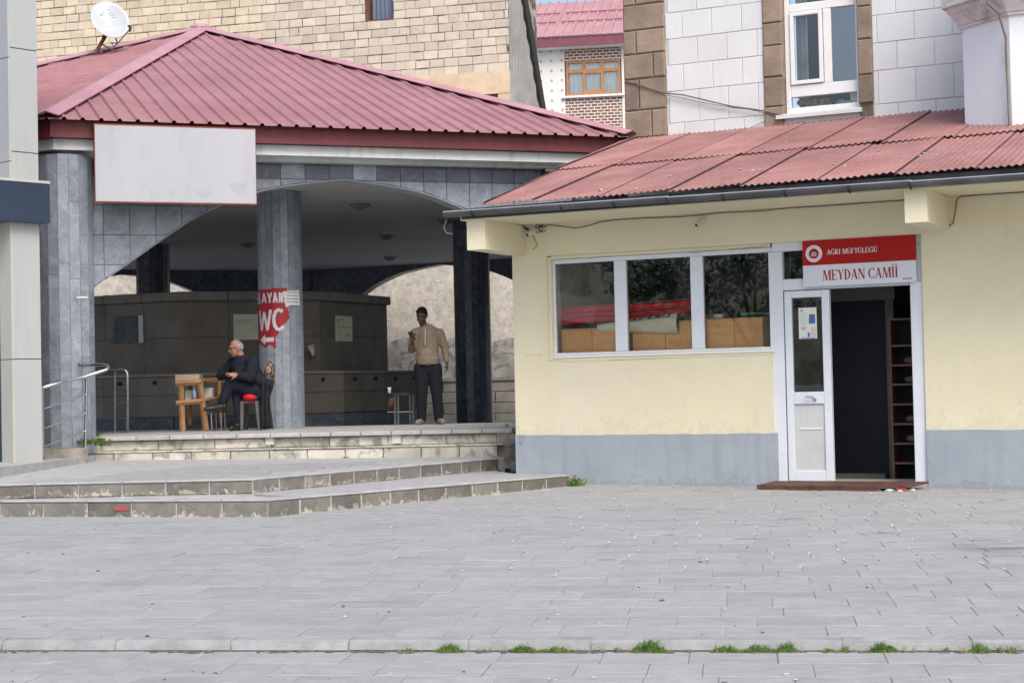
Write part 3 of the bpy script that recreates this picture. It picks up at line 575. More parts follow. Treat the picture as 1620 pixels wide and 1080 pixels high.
# wall around one window
wl, wb = hm(896, 152); wr, wt = hm(981, 93); zt = hm(900, 66)[1]; ulft = hm(820, 100)[0]; urgt = 3.0
bl_, br_ = hm(893, 100)[0], hm(983, 100)[0]
k = MB(); k.box(HF, ulft-3, bl_, -8, 0, -.9, zt); k.build('tiled_wall', houseplaster, hs)
k = MB(); k.box(HF, br_, urgt, -8, .0, -.9, zt); k.build('tiled_wall', houseplaster, hs)
brickm = bpy.data.materials.new('patterned_brick'); brickm.use_nodes = True
t = brickm.node_tree; N_ = t.nodes; bt = N_.new('ShaderNodeTexBrick'); bt.inputs['Scale'].default_value = 1
bt.inputs['Color1'].default_value = (.14, .04, .04, 1); bt.inputs['Color2'].default_value = (.20, .09, .03, 1); bt.inputs['Mortar'].default_value = (.6, .55, .52, 1)
bt.inputs['Brick Width'].default_value = .26; bt.inputs['Row Height'].default_value = .12; bt.inputs['Mortar Size'].default_value = .022; bt.inputs['Mortar Smooth'].default_value = .1
ge = N_.new('ShaderNodeNewGeometry'); sp = N_.new('ShaderNodeSeparateXYZ'); cb = N_.new('ShaderNodeCombineXYZ'); t.links.new(ge.outputs['Position'], sp.inputs[0]); t.links.new(sp.outputs[0], cb.inputs[0]); t.links.new(sp.outputs[2], cb.inputs[1]); t.links.new(cb.outputs[0], bt.inputs['Vector'])
t.links.new(bt.outputs['Color'], N_['Principled BSDF'].inputs['Base Color']); N_['Principled BSDF'].inputs['Roughness'].default_value = .6
k = MB(); k.box(HF, bl_, br_, -8, -.02, -.9, wb); k.build('brick_panel', brickm, hs); k = MB(); k.box(HF, bl_, br_, -8, -.02, wt, zt); k.build('brick_panel', brickm, hs)
dots = MB()
for i in range(40):
    for j in range(16):
        z = zt-.35-j*.40; u_ = bl_-.12-i*.42+(0 if j % 1 == 0 else .2)
        if u_ < ulft-.5: continue
        dots.box(HF, u_-.05, u_+.05, 0, .006, z-.05, z+.05)
for j in range(18): dots.box(HF, br_+.12, br_+.2, 0, .006, zt-.3-j*.35, zt-.22-j*.35)
tag(dots.build('tile_dots', M('grey_dot', (.36, .35, .34), (.42, .41, .40)), hs), kind='stuff')
wf = MB(); fw = .09
cols_ = [wl, hm(921, 120)[0], hm(925, 120)[0], hm(950, 120)[0], hm(954, 120)[0], wr]; zm0 = hm(940, 112)[1]
W_ = wr-wl
for (a, b, z0, z1) in ((wl, wr, wb, wb+fw), (wl, wr, wt-fw, wt), (wl, wl+fw, wb+fw, wt-fw), (wr-fw, wr, wb+fw, wt-fw), (wl+W_*.31, wl+W_*.36, wb+fw, wt-fw), (wl+W_*.64, wl+W_*.69, wb+fw, wt-fw), (wl+fw, wl+W_*.31, zm0-.05, zm0+.08), (wl+W_*.36, wl+W_*.64, zm0-.09, zm0+.08), (wl+W_*.69, wr-fw, zm0-.05, zm0+.08), (wl+W_*.36, wl+W_*.64, wb+fw, wb+fw+.1)):
    wf.box(HF, a, b, -.12, -.03, z0, z1)
hw = wf.build('window_frame', woodfr, hs)
for a, b in ((wl+fw, wl+W_*.31), (wl+W_*.36, wl+W_*.64), (wl+W_*.69, wr-fw)):
    for z0, z1 in ((wb+fw, zm0-.05), (zm0+.08, wt-fw)): MB().box(HF, a, b, -.09, -.08, z0, z1).build('pane', glass_up if False else glassm, hw)
k = MB(); n = 90
for i in range(n):
    a = wl+(wr-wl)*i/n; b = wl+(wr-wl)*(i+1)/n; f = lambda q: -.17+.03*sin(q*38)
    k.add([HF.p(a, f(a), wb), HF.p(b, f(b), wb), HF.p(b, f(b), wt), HF.p(a, f(a), wt)], [(0, 1, 2, 3)])
k.build('curtain', curtain, hs)
MB().box(HF, bl_-.1, br_+.1, 0, .12, wb-.1, wb-.02).build('sill', pvcw, hs)
ez = hm(900, 58, .6)[1]; rz = hm(900, 4, -5)[1]; k = MB(); st = .39; u_ = ulft-2; i = 0
while u_ < urgt+.5:
    for (a, b, h1, h2) in ((0, .26, 0, 0), (.26, .29, 0, .09), (.29, .36, .09, .09), (.36, .39, .09, 0)):
        k.add([HF.p(u_+a, .6, ez+h1), HF.p(u_+b, .6, ez+h2), HF.p(u_+b, -5, rz+h2), HF.p(u_+a, -5, rz+h1)], [(0, 1, 2, 3)])
    u_ += st
k.build('roof', M('far_pink_roof', (.36, .20, .22), (.42, .25, .27), scale=1), hs)
MB().box(HF, ulft-2, urgt+.5, .50, .56, ez-.38, ez+.05).build('fascia', M('fascia_plum', (.17, .06, .075), (.2, .075, .09)), hs)
MB().box(HF, ulft-2, urgt+.5, -.5, .52, ez-.40, ez-.34).build('soffit', houseplaster, hs)
sg = MB()
for f_ in (.36, .62): 
    for a, b in ((ulft-1, hm(872, 40)[0]), (hm(882, 40)[0], urgt)):
        sg.box(HF, a, b, .6-5.6*f_, .64-5.6*f_, ez+(rz-ez)*f_+.05, ez+(rz-ez)*f_+.10)
sg.build('snow_guard', M('snow_guard_metal', (.25, .07, .08), (.3, .09, .1)), hs)

# ------------------------------------------------------------------ pavilion
L0 = onY(108, 690, 22.60); PV = Fr(V3(L0.x, L0.y, 0), 20)
archpx = [(147, 455), (200, 418), (243, 388), (290, 355), (340, 326), (413, 300), (470, 291), (545, 283)]
AP = [PV.m(*q) for q in archpx]; UA = AP[-1][0]; SIDE = 2*UA; APO = SIDE/2*(1+sqrt(2))
print('pavilion side', SIDE, APO, AP)
def archz(u):
    u = abs(u-UA); u = UA-u
    if u <= AP[0][0]: return AP[0][1]-(AP[0][0]-u)*.9
    for a, b in zip(AP[:-1], AP[1:]):
        if a[0] <= u <= b[0]: return a[1]+(b[1]-a[1])*(u-a[0])/(b[0]-a[0])
    return AP[-1][1]
C0 = PV.p(UA, -APO, 0)
pav = thing('pavilion', 'open octagonal pavilion with pink metal roof and blue granite arches', 'pavilion', V3(C0.x, C0.y, ZP))
ZB = PV.m(150, 246, .3)[1]; ZF = PV.m(110, 217, .56)[1]; ZE = PV.m(115, 187, .6)[1]; ZC = AP[-1][1]+.03
print('beam', ZB, 'fascia', ZF, 'eave', ZE, 'ceil', ZC)
def facet(k): # frame of facet k, origin at its left vertex
    a = PV.ang + k*pi/4; d = V3(-sin(a), cos(a), 0); c = C0 - d*APO; u_ = V3(cos(a), sin(a), 0)
    return Fr(c-u_*UA, degrees(a))
_archz = archz
for kf in range(8):
    F_ = facet(kf); front = kf == 0
    archz = (lambda u: _archz(max(0, UA-abs(u-UA-.75)*1.12)) - .06) if kf == 4 else _archz
    # core wall above the arch (structure behind the tiles)
    core = MB(); n = 28; us = [SIDE*i/n for i in range(n+1)]; vo, vi = (-.03, -.30)
    zlow = 2.0
    for i in range(n):
        a, b = us[i], us[i+1]; za, zb = archz(a), archz(b)
        core.box8([F_.p(a, vi, za), F_.p(b, vi, zb), F_.p(b, vo, zb), F_.p(a, vo, za), F_.p(a, vi, ZB+.25), F_.p(b, vi, ZB+.25), F_.p(b, vo, ZB+.25), F_.p(a, vo, ZB+.25)])
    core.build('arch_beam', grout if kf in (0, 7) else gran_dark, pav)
    if kf in (0, 1, 7):
        tiles = []; tw_ = .345; u_ = AP[0][0]-.02+.0; ze = ZB-.004
        zj = PV.m(655, 287)[1]
        i0 = int(-UA/tw_)
        for i in range(-12, 12):
            a = UA+.13+i*tw_; b = a+tw_-.009
            a = max(a, .30); b = min(b, SIDE-.3)
            if b-a < .05: continue
            rows = [(zj, ze), (zj-.40, zj-.009), (zj-.80, zj-.409), (zj-1.2, zj-.809), (zj-1.6, zj-1.209)]
            for (r0, r1) in rows:
                m = 4; lo = [max(r0, archz(a+(b-a)*q/m)+.012) for q in range(m+1)]
                if all(x >= r1-.01 for x in lo): continue
                lo = [min(x, r1) for x in lo]; k = MB(); pts = [(a+(b-a)*q/m, lo[q]) for q in range(m+1)]+[(b, r1), (a, r1)]
                k.prism([F_.p(x, -.03, z) for x, z in pts], [F_.p(x, .0, z) for x, z in pts])
                k.build('granite_tile', gran if (r0 < zj-.1 or random.random() < .12) else MATS['shaded_dark_tile'] if 'shaded_dark_tile' in MATS else marble('shaded_dark_tile', (.045, .06, .09), (.085, .11, .15), (.22, .25, .30), rand=.3, veinw=.03), pav)  # top row: darker stone, with some of the beam's shade in its colour
    # edge trim of the arch
    et = MB()
    for i in range(n):
        a, b = us[i], us[i+1]
        if a < .28 or b > SIDE-.28: continue
        za, zb = archz(a), archz(b)
        et.box8([F_.p(a, -.31, za-.012), F_.p(b, -.31, zb-.012), F_.p(b, .006, zb-.012), F_.p(a, .006, za-.012), F_.p(a, -.31, za), F_.p(b, -.31, zb), F_.p(b, .006, zb), F_.p(a, .006, za)])
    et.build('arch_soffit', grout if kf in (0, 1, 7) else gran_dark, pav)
    # beam and fascia
    def band(v0, v1, z0, z1, nm, mt):
        e0 = v1*math.tan(pi/8); e1 = v0*math.tan(pi/8); k = MB()
        P = lambda z: [F_.p(-e1, v0, z), F_.p(SIDE+e1, v0, z), F_.p(SIDE+e0, v1, z), F_.p(-e0, v1, z)]
        k.box8(P(z0)+P(z1)); k.build(nm, mt, pav)
    band(-.3, .20, ZB, ZB+.05, 'beam', whitebeam); band(-.3, .42, ZB+.05, ZF-.005, 'beam', whitebeam); band(-.3, .53, ZF, ZE-.012, 'fascia', fascia_m)
# ceiling
k = MB(); R_ = APO/cos(pi/8)-.3; k.slab([(C0.x+R_*cos(PV.ang-5*pi/8+q*pi/4), C0.y+R_*sin(PV.ang-5*pi/8+q*pi/4)) for q in range(8)], ZC, ZC+.1); k.build('ceiling', ceil_m, pav)
# roof facets with ribs
apx = onY(318, 49, C0.y); EO = .62; RIB = .235
RA = V3(apx.x, apx.y, apx.z)
for kf in range(8):
    F_ = facet(kf); ex = EO*math.tan(pi/8); e0 = F_.p(-ex, EO, ZE); e1 = F_.p(SIDE+ex, EO, ZE); W_ = SIDE+2*ex
    au, av, az = F_.loc(RA); k = MB()
    def pt(u, t, h):
        # point on facet at eave coordinate u, going straight up the slope by fraction t of the way to the apex row
        return F_.p(u, EO+(av-EO)*t, ZE+(az-ZE)*t+h)
    prof = []; u_ = -ex
    while u_ < SIDE+ex:
        for d_, h in ((0, 0), (.165, 0), (.185, .032), (.215, .032)):
            if u_+d_ < SIDE+ex: prof.append((u_+d_, h))
        u_ += RIB
    prof.append((SIDE+ex, 0))
    def tmax(u):
        t = (u+ex)/(au+ex) if u <= au else (SIDE+ex-u)/(SIDE+ex-au); return max(0, min(1, t))
    for (a, ha), (b, hb) in zip(prof[:-1], prof[1:]):
        vs = [pt(a, -.006, ha), pt(b, -.006, hb), pt(b, tmax(b), hb), pt(a, tmax(a), ha)]; k.add(vs, [(0, 1, 2, 3)])
        k.add([x-V3(0, 0, .012) for x in vs[:2]]+[vs[1], vs[0]], [(0, 1, 2, 3)])
    k.build('roof_sheet', roofpink, pav)
for kf in range(8):     # hip caps
    F_ = facet(kf); ex = EO*math.tan(pi/8); e0 = F_.p(-ex, EO, ZE); d = (RA-e0); side = d.cross(V3(0, 0, 1)).normalized(); k = MB(); n = 1
    a0 = e0-d.normalized()*.10+V3(0, 0, .05); a1 = RA+V3(0, 0, .06); wv = .17
    for a, b, s_ in ((a0, a1, 1), (a0, a1, -1)):
        k.add([a+V3(0, 0, .03), b+V3(0, 0, .03), b+side*wv*s_+V3(0, 0, -.025), a+side*wv*s_+V3(0, 0, -.025)], [(0, 1, 2, 3)])
        k.add([a+V3(0, 0, .045), b+V3(0, 0, .045), b+side*wv*s_+V3(0, 0, -.015), a+side*wv*s_+V3(0, 0, -.015)], [(0, 1, 2, 3)])
    k.build('hip_cap', roofpink2, pav)
MB().ell(RA+V3(0, 0, .05), .22, .22, .08).build('apex_cap', roofpink2, pav, smooth=True)
# columns clad in upright granite strips
def column(c, r, z0, z1, n, mat, lab=None, tiles=True):
    k = MB(); k.slab([(c.x+(r-.02)*cos(2*pi*i/n), c.y+(r-.02)*sin(2*pi*i/n)) for i in range(n)], z0, z1); cc = k.build('column', grout if tiles else mat, pav, base=V3(c.x, c.y, z0))
    if tiles:
        for i in range(n):
            a0 = 2*pi*i/n+.008; a1 = 2*pi*(i+1)/n-.008; am = (a0+a1)/2
            if sin(am) > .35: continue
            z = z0
            while z < z1-.01:
                h = min(random.uniform(1.0, 1.7), z1-z)
                if z1-(z+h) < .3: h = z1-z
                ro, ri = r, r-.021; k = MB(); P = [(ri, a0), (ri, a1), (ro, a1), (ro, a0)]
                k.slab([(c.x+q*cos(a), c.y+q*sin(a)) for q, a in P], z+.002, z+h-.002); k.build('granite_strip', mat, cc); z += h
    return cc
cl = onY(108, 690, 22.56); column(cl, .365, .30, ZB, 16, gran)
cm = onY(447.5, 677, 25.6); column(cm, .333, ZP, ZC, 18, gran)
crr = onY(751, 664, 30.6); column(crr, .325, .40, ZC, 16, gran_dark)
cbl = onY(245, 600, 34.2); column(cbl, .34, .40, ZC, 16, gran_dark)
for kf in (1, 2, 3, 4, 5, 6, 7):
    F_ = facet(kf)
    if kf in (1, 2): pass
    P = F_.p(0, -.1, 0)
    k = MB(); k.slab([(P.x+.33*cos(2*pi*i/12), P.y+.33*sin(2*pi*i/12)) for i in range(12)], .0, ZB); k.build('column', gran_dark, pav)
# thin steel edge strip on the left column, lamps
for (x, y) in ((569, 325), (705, 350), (613, 374), (392, 387), (618, 408)):
    P = onz(x, y, ZC-.02); P.z = ZC; k = MB(); k.tube([P, P-V3(0, 0, .03)], .17, 20).tube([P-V3(0, 0, .03), P-V3(0, 0, .06), P-V3(0, 0, .09)], [.13, .12, .05], 20); k.build('ceiling_lamp', lampm, pav)
fl_ = PV.m(868, 268, .05)
k = MB(); k.box(PV, fl_[0]-.1, fl_[0]+.1, .0, .12, fl_[1]-.06, fl_[1]+.07)
fo = tag(k.build('floodlight', black_pl, base=PV.p(fl_[0], 0, fl_[1])), 'small black floodlight fixed to the granite beam below the pavilion eave', 'floodlight')
MB().box(PV, fl_[0]-.08, fl_[0]+.08, .12, .125, fl_[1]-.04, fl_[1]+.05).build('lens', white_pl, fo)

# blank white sign board over the left arch
su0, sz1 = PV.m(150, 197, .68); su1, sz0 = PV.m(406, 322, .68)
sb = thing('blank_sign_board', 'large blank white sign board hung on the pavilion eave above the left arch', 'sign', PV.p((su0+su1)/2, .68, sz0))
MB().box(PV, su0, su1, .64, .668, sz0, sz1).build('panel', signwhite, sb)
fr_ = MB()
for (a, b, c, d) in ((su0-.012, su1+.006, sz1, sz1+.018), (su0-.012, su1+.006, sz0-.018, sz0), (su0-.012, su0, sz0, sz1), (su1, su1+.006, sz0, sz1)): fr_.box(PV, a, b, .60, .67, c, d)
fr_.build('rusty_frame', rustframe, sb)
gm = M('faded_lettering', (.335, .34, .372), (.365, .37, .405), scale=9, rough=.45)
def px2(x, y): return PV.m(x, y, .669)
for pts in (((360, 289), (394, 289), (379, 311), (376.5, 311)), ((236, 298), (239, 298), (241, 312), (238, 312)), ((250, 297), (252, 297), (253, 312), (250, 312)), ((307, 300), (336, 301), (330, 311), (316, 311)), ((266, 300), (283, 300), (281, 312), (269, 312)), ((310, 214), (312, 214), (312, 230), (310, 230))):
    gh = MB(); gh.add([PV.p(*[(q := px2(x, y))[0], .6695, q[1]]) for x, y in pts], [(0, 1, 2, 3)]); gh.build('faded_mark', gm, sb)
for u_ in (su0+.15, su1-.15): MB().box(PV, u_-.02, u_+.02, .40, .64, sz1-.3, sz1-.26).build('bracket', rust, sb)

# ------------------------------------------------------------------ ablution fountain block
BC = V3(-5.28, 31.0, 0); FA, LA = 2.80, 3.38
fo_ = thing('ablution_fountain', 'grey stone ablution fountain block with coping and tap ledge under the pavilion', 'fountain', V3(BC.x, BC.y, .4))
def octa(ap, rot=20): return [(BC.x+ap/cos(pi/8)*cos(radians(rot)-5*pi/8+q*pi/4), BC.y+ap/cos(pi/8)*sin(radians(rot)-5*pi/8+q*pi/4)) for q in range(8)]
ZTOP = Fr(V3(BC.x, BC.y, 0)+V3(sin(radians(20)), -cos(radians(20)), 0)*FA, 20).m(400, 461)[1]
LF = Fr(V3(BC.x, BC.y, 0)+V3(sin(radians(20)), -cos(radians(20)), 0)*LA, 20); ZL = LF.m(480, 587)[1]; ZG = LF.m(480, 654)[1]
print('fountain', ZTOP, ZL, ZG)
MB().slab(octa(FA-.03), .4, ZTOP-.12).build('core', coping_m, fo_); MB().slab(octa(LA-.03), .4, ZL-.05).build('ledge_core', coping_m, fo_)
MB().slab(octa(LA+.03), ZL-.045, ZL).build('ledge_top', coping_m, fo_)
for kf in (-1, 0, 1, 2):
    a = 20+45*kf; d = V3(sin(radians(a)), -cos(radians(a)), 0)
    Fb = Fr(V3(BC.x, BC.y, 0)+d*FA, a); Fl = Fr(V3(BC.x, BC.y, 0)+d*LA, a); hb = FA*math.tan(pi/8); hl = LA*math.tan(pi/8)
    # wall slabs
    cols_n = 3; wz = [ZL+.0, ZL+(ZTOP-.16-ZL)*.5, ZTOP-.16]
    for i in range(cols_n):
        for j in range(2):
            u0 = -hb+2*hb*i/cols_n; u1 = -hb+2*hb*(i+1)/cols_n
            MB().bevbox(Fb, u0+.003, u1-.003, -.029, 0, wz[j]+.003, wz[j+1]-.003, b=.004).build('cladding_slab', fountain_m, fo_)
    for i in range(3):
        u0 = -hb-.03+2*(hb+.03)*i/3; u1 = u0+2*(hb+.03)/3
        MB().bevbox(Fb, u0+.006, u1-.006, -.3, .07, ZTOP-.15, ZTOP+random.uniform(-.01, .005), b=.012).build('coping_stone', coping_m, fo_)
    zc = [ZG, (ZG+ZL)/2, ZL-.05]
    for i in range(4):
        u0 = -hl+2*hl*i/4; u1 = -hl+2*hl*(i+1)/4
        for j in range(2): MB().bevbox(Fl, u0+.003, u1-.003, -.029, 0, zc[j]+.003, zc[j+1]-.003, b=.004).build('cladding_slab', fountain_m, fo_)
        MB().bevbox(Fl, u0+.003, u1-.003, -.029, .02, .4, ZG-.01, b=.004).build('skirting_slab', gran_dark, fo_)
        P = Fl.p((u0+u1)/2, 0, ZL-.14); k = MB(); k.tube([P-Fl.v*.01, P+Fl.v*.035], .035, 12); k.build('tap_hole', blackjoint, fo_)
# notices on the fountain block
def board_on(fr, name, label, x0, y0, x1, y1, v, mat, th=.012, cat='notice'):
    u0, z1 = fr.m(x0, y0, v); u1, z0 = fr.m(x1, y1, v); k = MB().box(fr, u0, u1, v, v+th, z0, z1)
    return tag(k.build(name, mat, base=fr.p((u0+u1)/2, v, z0)), label, cat), (u0, u1, z0, z1)
a = radians(20); F0b = Fr(V3(BC.x, BC.y, 0)+V3(sin(a), -cos(a), 0)*FA, 20); a2 = radians(-25); F1b = Fr(V3(BC.x, BC.y, 0)+V3(sin(a2), -cos(a2), 0)*FA, -25)
a3 = radians(65); F2b = Fr(V3(BC.x, BC.y, 0)+V3(sin(a3), -cos(a3), 0)*FA, 65)
o, q = board_on(F0b, 'notice_sheet', 'pale green paper notice on the fountain block behind the seated man', 369, 497, 411, 537, .004, papergreen)
k = MB()
for j in range(3): k.box(F0b, q[0]+.05, q[1]-.08-.03*j, .016, .0175, q[3]-.10-.025*j, q[3]-.094-.025*j)
k.build('faint_lines', M('faint_line', (.33, .34, .27), (.36, .37, .3)), o)
o, q = board_on(F2b, 'notice_sheet', 'small cream framed paper notice on the fountain block right of the round column', 530, 499, 557, 540, .004, papercream)
k = MB(); W_, H_ = q[1]-q[0], q[3]-q[2]
for (a_, b_, c_, d_) in ((.12, .45, .82, .86), (.12, .16, .68, .82), (.1, .95, .54, .565), (.5, .75, .28, .31), (.65, .85, .22, .25), (.1, .2, .24, .26)): k.box(F2b, q[0]+W_*a_, q[0]+W_*b_, .016, .0175, q[2]+H_*c_, q[2]+H_*d_)
k.build('faint_print', M('faint_print', (.3, .29, .22), (.34, .33, .26)), o)
k = MB(); k.add([F2b.p(*x) for x in ((F2b.m(484, 547)[0], .03, F2b.m(484, 547)[1]), (F2b.m(493, 545)[0], .05, F2b.m(493, 545)[1]), (F2b.m(498, 560)[0], .02, F2b.m(498, 560)[1]), (F2b.m(490, 564)[0], .06, F2b.m(490, 564)[1]), (F2b.m(490, 553)[0], .09, F2b.m(490, 553)[1]))], [(0, 1, 4), (1, 2, 4), (2, 3, 4), (3, 0, 4)])
tag(k.build('paper_scrap', paper, base=F2b.p(F2b.m(490, 555)[0], 0, F2b.m(490, 560)[1])), 'crumpled paper scrap stuck low on the fountain block right of the column', 'paper')
o, q = board_on(F1b, 'framed_mirror', 'dark square mirror panel with a pale edge on the left face of the fountain block', 177, 501, 228, 542, .004, M('mirror_panel', (.05, .06, .07), (.09, .10, .12), scale=4, rough=.25), cat='mirror')
MB().box(F1b, q[1]-.09, q[1], .016, .03, q[2], q[3]).build('edge_strip', alu, o); MB().box(F1b, q[0], q[0]+.07, .016, .022, q[2], q[3]).build('edge_strip', M('grey_strip', (.12, .14, .16), (.16, .18, .2)), o)
k = MB(); k.box(F1b, q[0]+.07, q[1]-.09, .016, .02, q[3]-.02, q[3]); k.build('edge_strip', greyleg, o)

# ------------------------------------------------------------------ mosque annex (yellow building)
ann = thing('mosque_annex', 'low cream painted mosque annex with blue-grey plinth and red sheet roof', 'building', V3(W0.x, W0.y, 0))
zs = 3.20; UR = 9.5; T = .30
wu = dict(l=.47, r=3.37, b=1.51, t=2.79); du = dict(l=3.33, r=5.07, t=2.81)
k = MB()
k.box(YB, 0, wu['l'], -T, 0, .0, zs); k.box(YB, wu['l'], wu['r']-.06, -T, 0, 0, wu['b']); k.box(YB, wu['l'], du['r'], -T, 0, wu['t']+.012, zs); k.box(YB, du['r'], UR, -T, 0, 0, zs)
wall = k.build('wall', cream, ann)
k = MB(); k.box(YB, 0, T, -5.6, -T, 0, zs); k.box(YB, UR-T, UR, -5.6, -T, 0, zs); k.build('side_wall', cream, ann)
zpl = .60
for (a, b, zz_) in ((-.006, du['l']+.02, zpl), (du['r'], UR, .62)):
    k = MB(); n = int((b-a)/.06); zz = [zz_+.010*noise.noise(V3(i*.33, zz_*9, 0))+random.uniform(-.0015, .0015) for i in range(n+1)]
    for i in range(n):
        x0, x1 = a+(b-a)*i/n, a+(b-a)*(i+1)/n
        k.add([YB.p(x0, .008, -.2), YB.p(x1, .008, -.2), YB.p(x1, .008, zz[i+1]), YB.p(x0, .008, zz[i]), YB.p(x0, .0005, zz[i]), YB.p(x1, .0005, zz[i+1])], [(0, 1, 2, 3), (3, 2, 5, 4)])
    k.add([YB.p(a, .008, -.2), YB.p(a, -T, -.2), YB.p(a, -T, zz[0]), YB.p(a, .008, zz[0])], [(0, 1, 2, 3)]); k.add([YB.p(b, .008, -.2), YB.p(b, -T, -.2), YB.p(b, -T, zz[-1]), YB.p(b, .008, zz[-1])], [(0, 1, 2, 3)])
    k.build('plinth', plinthm, ann)
k = MB(); k.box(YB, du['l'], du['r'], -.9, -.0, -.1, .028); k.build('threshold', thresh, ann)
# recess frame trim round the window (set back render band)
k = MB()
for (a, b, c, d) in ((wu['l'], wu['l']+.045, wu['b'], wu['t']), (wu['l']+.045, wu['r']-.06, wu['t']-.03, wu['t']+.01), (wu['l']+.045, wu['r']-.06, wu['b'], wu['b']+.06)): k.box(YB, a, b, -T, -.035, c, d)
k.build('window_reveal', cream, ann)
# roof brackets, soffit
VE = 1.13
for (a, b) in ((-.055, .185), (5.15, 5.385)):
    k = MB(); k.box(YB, a, b, .0, 1.10, 2.835, 3.19); k.build('bracket', cream, ann)
k = MB(); k.box8([YB.p(-.12, 0, zs), YB.p(UR, 0, zs), YB.p(UR, VE, 3.185), YB.p(-.12, VE, 3.185), YB.p(-.12, 0, zs+.08), YB.p(UR, 0, zs+.08), YB.p(UR, VE, 3.27), YB.p(-.12, VE, 3.27)]); k.build('soffit', cream, ann)
k = MB(); k.box(YB, -.1, UR, VE, VE+.012, 3.20, 3.325); k.build('fascia', M('dark_fascia', (.05, .05, .055), (.08, .08, .085)), ann)
# corrugated roof sheets
ZV, VJ, ZJ = 3.35, -4.02, 4.76; sl_ = (ZJ-ZV)/(VE+.07-VJ)
def rp(u, v, h=0):
    u = max(u, .23+(v-1.2)*.055); return YB.p(u, v, ZV+(VE+.07-v)*sl_+h)
uu1, zz = YB.m(1200, 245, -2.6)
def us0(v): return .23+(v-1.2)*.055
def rf(x, y):   # pixel onto the roof plane
    d = ray(x, y); n = V3(0, 0, 1)+YB.v*sl_; n.normalize(); P0 = rp(0, 0); t = (P0-CC).dot(n)/d.dot(n); q = YB.loc(CC+d*t); return q[0], q[1]
VO = rf(1210, 244)[1]; print('overlap v', VO, rf(898, 272), rf(1520, 200), 'joints', [rf(*p) for p in ((1200, 234.6), (1270, 203.5), (1296, 229), (1379, 185), (1410, 220), (1494, 172), (1200, 278), (1277, 241), (1309, 275), (1392, 228), (1433, 264), (1467, 246))])
edge_m = M('rusty_edge_shade', (.035, .02, .018), (.08, .05, .045), scale=9)  # rust-brown edge, painted near black for the shade under the lifted sheet
def sheet(u0, u1, va, vb, ha, hb, lift=.02):
    k = MB(); n = int((u1-u0)/.0127)
    for i in range(n+1):
        u = u0+(u1-u0)*i/n; h = .010*sin(2*pi*u/.076) + lift*(i/n)**2
        for (v, hh) in ((va, ha), ((va+vb)/2, (ha+hb)/2), (vb, hb)): k.v.append(rp(u, v, h+hh))
        k.v.append(rp(u, va+.001, h+ha-.006))
    for i in range(n):
        a = i*4; b = a+4; k.f += [(a, b, b+1, a+1), (a+1, b+1, b+2, a+2), (a+3, b+3, b, a)]
    o = k.build('roof_sheet', roofrust, ann, recalc=False)
    for p in o.data.polygons: p.use_smooth = True
    h = .010*sin(2*pi*u1/.076)+lift; e = MB()
    e.add([rp(u1, va, ha+h), rp(u1, vb, hb+h), rp(u1, vb, hb+h-lift-.008), rp(u1, va, ha+h-lift-.008)], [(0, 1, 2, 3)]); e.build('sheet_edge', edge_m, o)
    return o
def lay_sheets(j0, va, vb, ha, hb, hz):
    us = sorted(j0); u = -.12
    for i, e in enumerate(us+[UR]):
        sheet(u-.02, e, va+random.uniform(-.012, .012), vb, ha, hb+hz, lift=random.choice((.006, .010, .016, .026)) if e < UR else .0); u = e
jl = sorted(rf(*p)[0] for p in ((1433, 264), (1309, 275), (1200, 278))); ju = sorted(rf(*p)[0] for p in ((1410, 220), (1296, 229), (1200, 234.6)))
print('joints', jl, ju)
def fill(js):
    st = .84; r = list(js)
    while r[0] > .75: r.insert(0, r[0]-st)
    while r[-1] < UR-.9: r.append(r[-1]+st)
    return r
lay_sheets(fill(jl), VE+.07, VO-.12, .0, .004, 0)
lay_sheets(fill(ju), VO, VJ-.02, .030, .02, .0)
rng2 = random.Random(8); k = MB()
for (x, y) in ((1060, 281), (1006, 300), (1172, 270), (1190, 272), (1318, 262), (1336, 265), (1455, 249), (1462, 245), (1480, 247), (1245, 227), (1510, 200), (1100, 275), (1390, 240), (950, 303)):
    q = rf(x, y); c = rp(q[0], q[1], .012); pts = [c+YB.u*rng2.uniform(.008, .03)*cos(t*1.05)+YB.v*rng2.uniform(.01, .04)*sin(t*1.05)+V3(0, 0, .0) for t in range(6)]; k.prism(pts, [p_+V3(0, 0, .012) for p_ in pts])
tag(k.build('roof_debris', white_mortar, base=rp(3, 0)), 'small white chips scattered on the annex roof sheets', 'debris', kind='stuff')
# gutter
gt = MB(); n = 10
def gutter(u0, u1, z0, z1, v=VE+.085, nm='gutter'):
    k = MB()
    for j, (u, z) in enumerate(((u0, z0), (u1, z1))):
        for rr in (.058, .052):
            for i in range(n+1):
                a = pi+pi*i/n; k.v.append(YB.p(u, v+rr*cos(a), z+rr*sin(a)*1.05))
    m = 2*(n+1)
    for base_ in (0, n+1):
        for i in range(n): k.f.append((base_+i, base_+i+1, m+base_+i+1, m+base_+i))
    for e in (0, n): k.f.append((e, n+1+e, m+n+1+e, m+e))
    for j in (0, m):
        for i in range(n): k.f.append((j+i, j+i+1, j+n+1+i+1, j+n+1+i))
    g = k.build(nm, gutter_m, ann); 
    MB().tube([YB.p(u0, v+.058, z0+.004), YB.p(u1, v+.058, z1+.004)], .006, 6).build('rim', gutter_rim, g)
    return g
cuts = [-.28, 1.25, 2.55, 3.9, 5.25, 6.6, 8.0, 9.5]
for i, (a, b) in enumerate(zip(cuts[:-1], cuts[1:])):
    za, zb_ = 3.285-.007*a, 3.285-.007*b; gutter(a, b+.02, za+.003*(i % 2), zb_+.003*(i % 2)+.004)
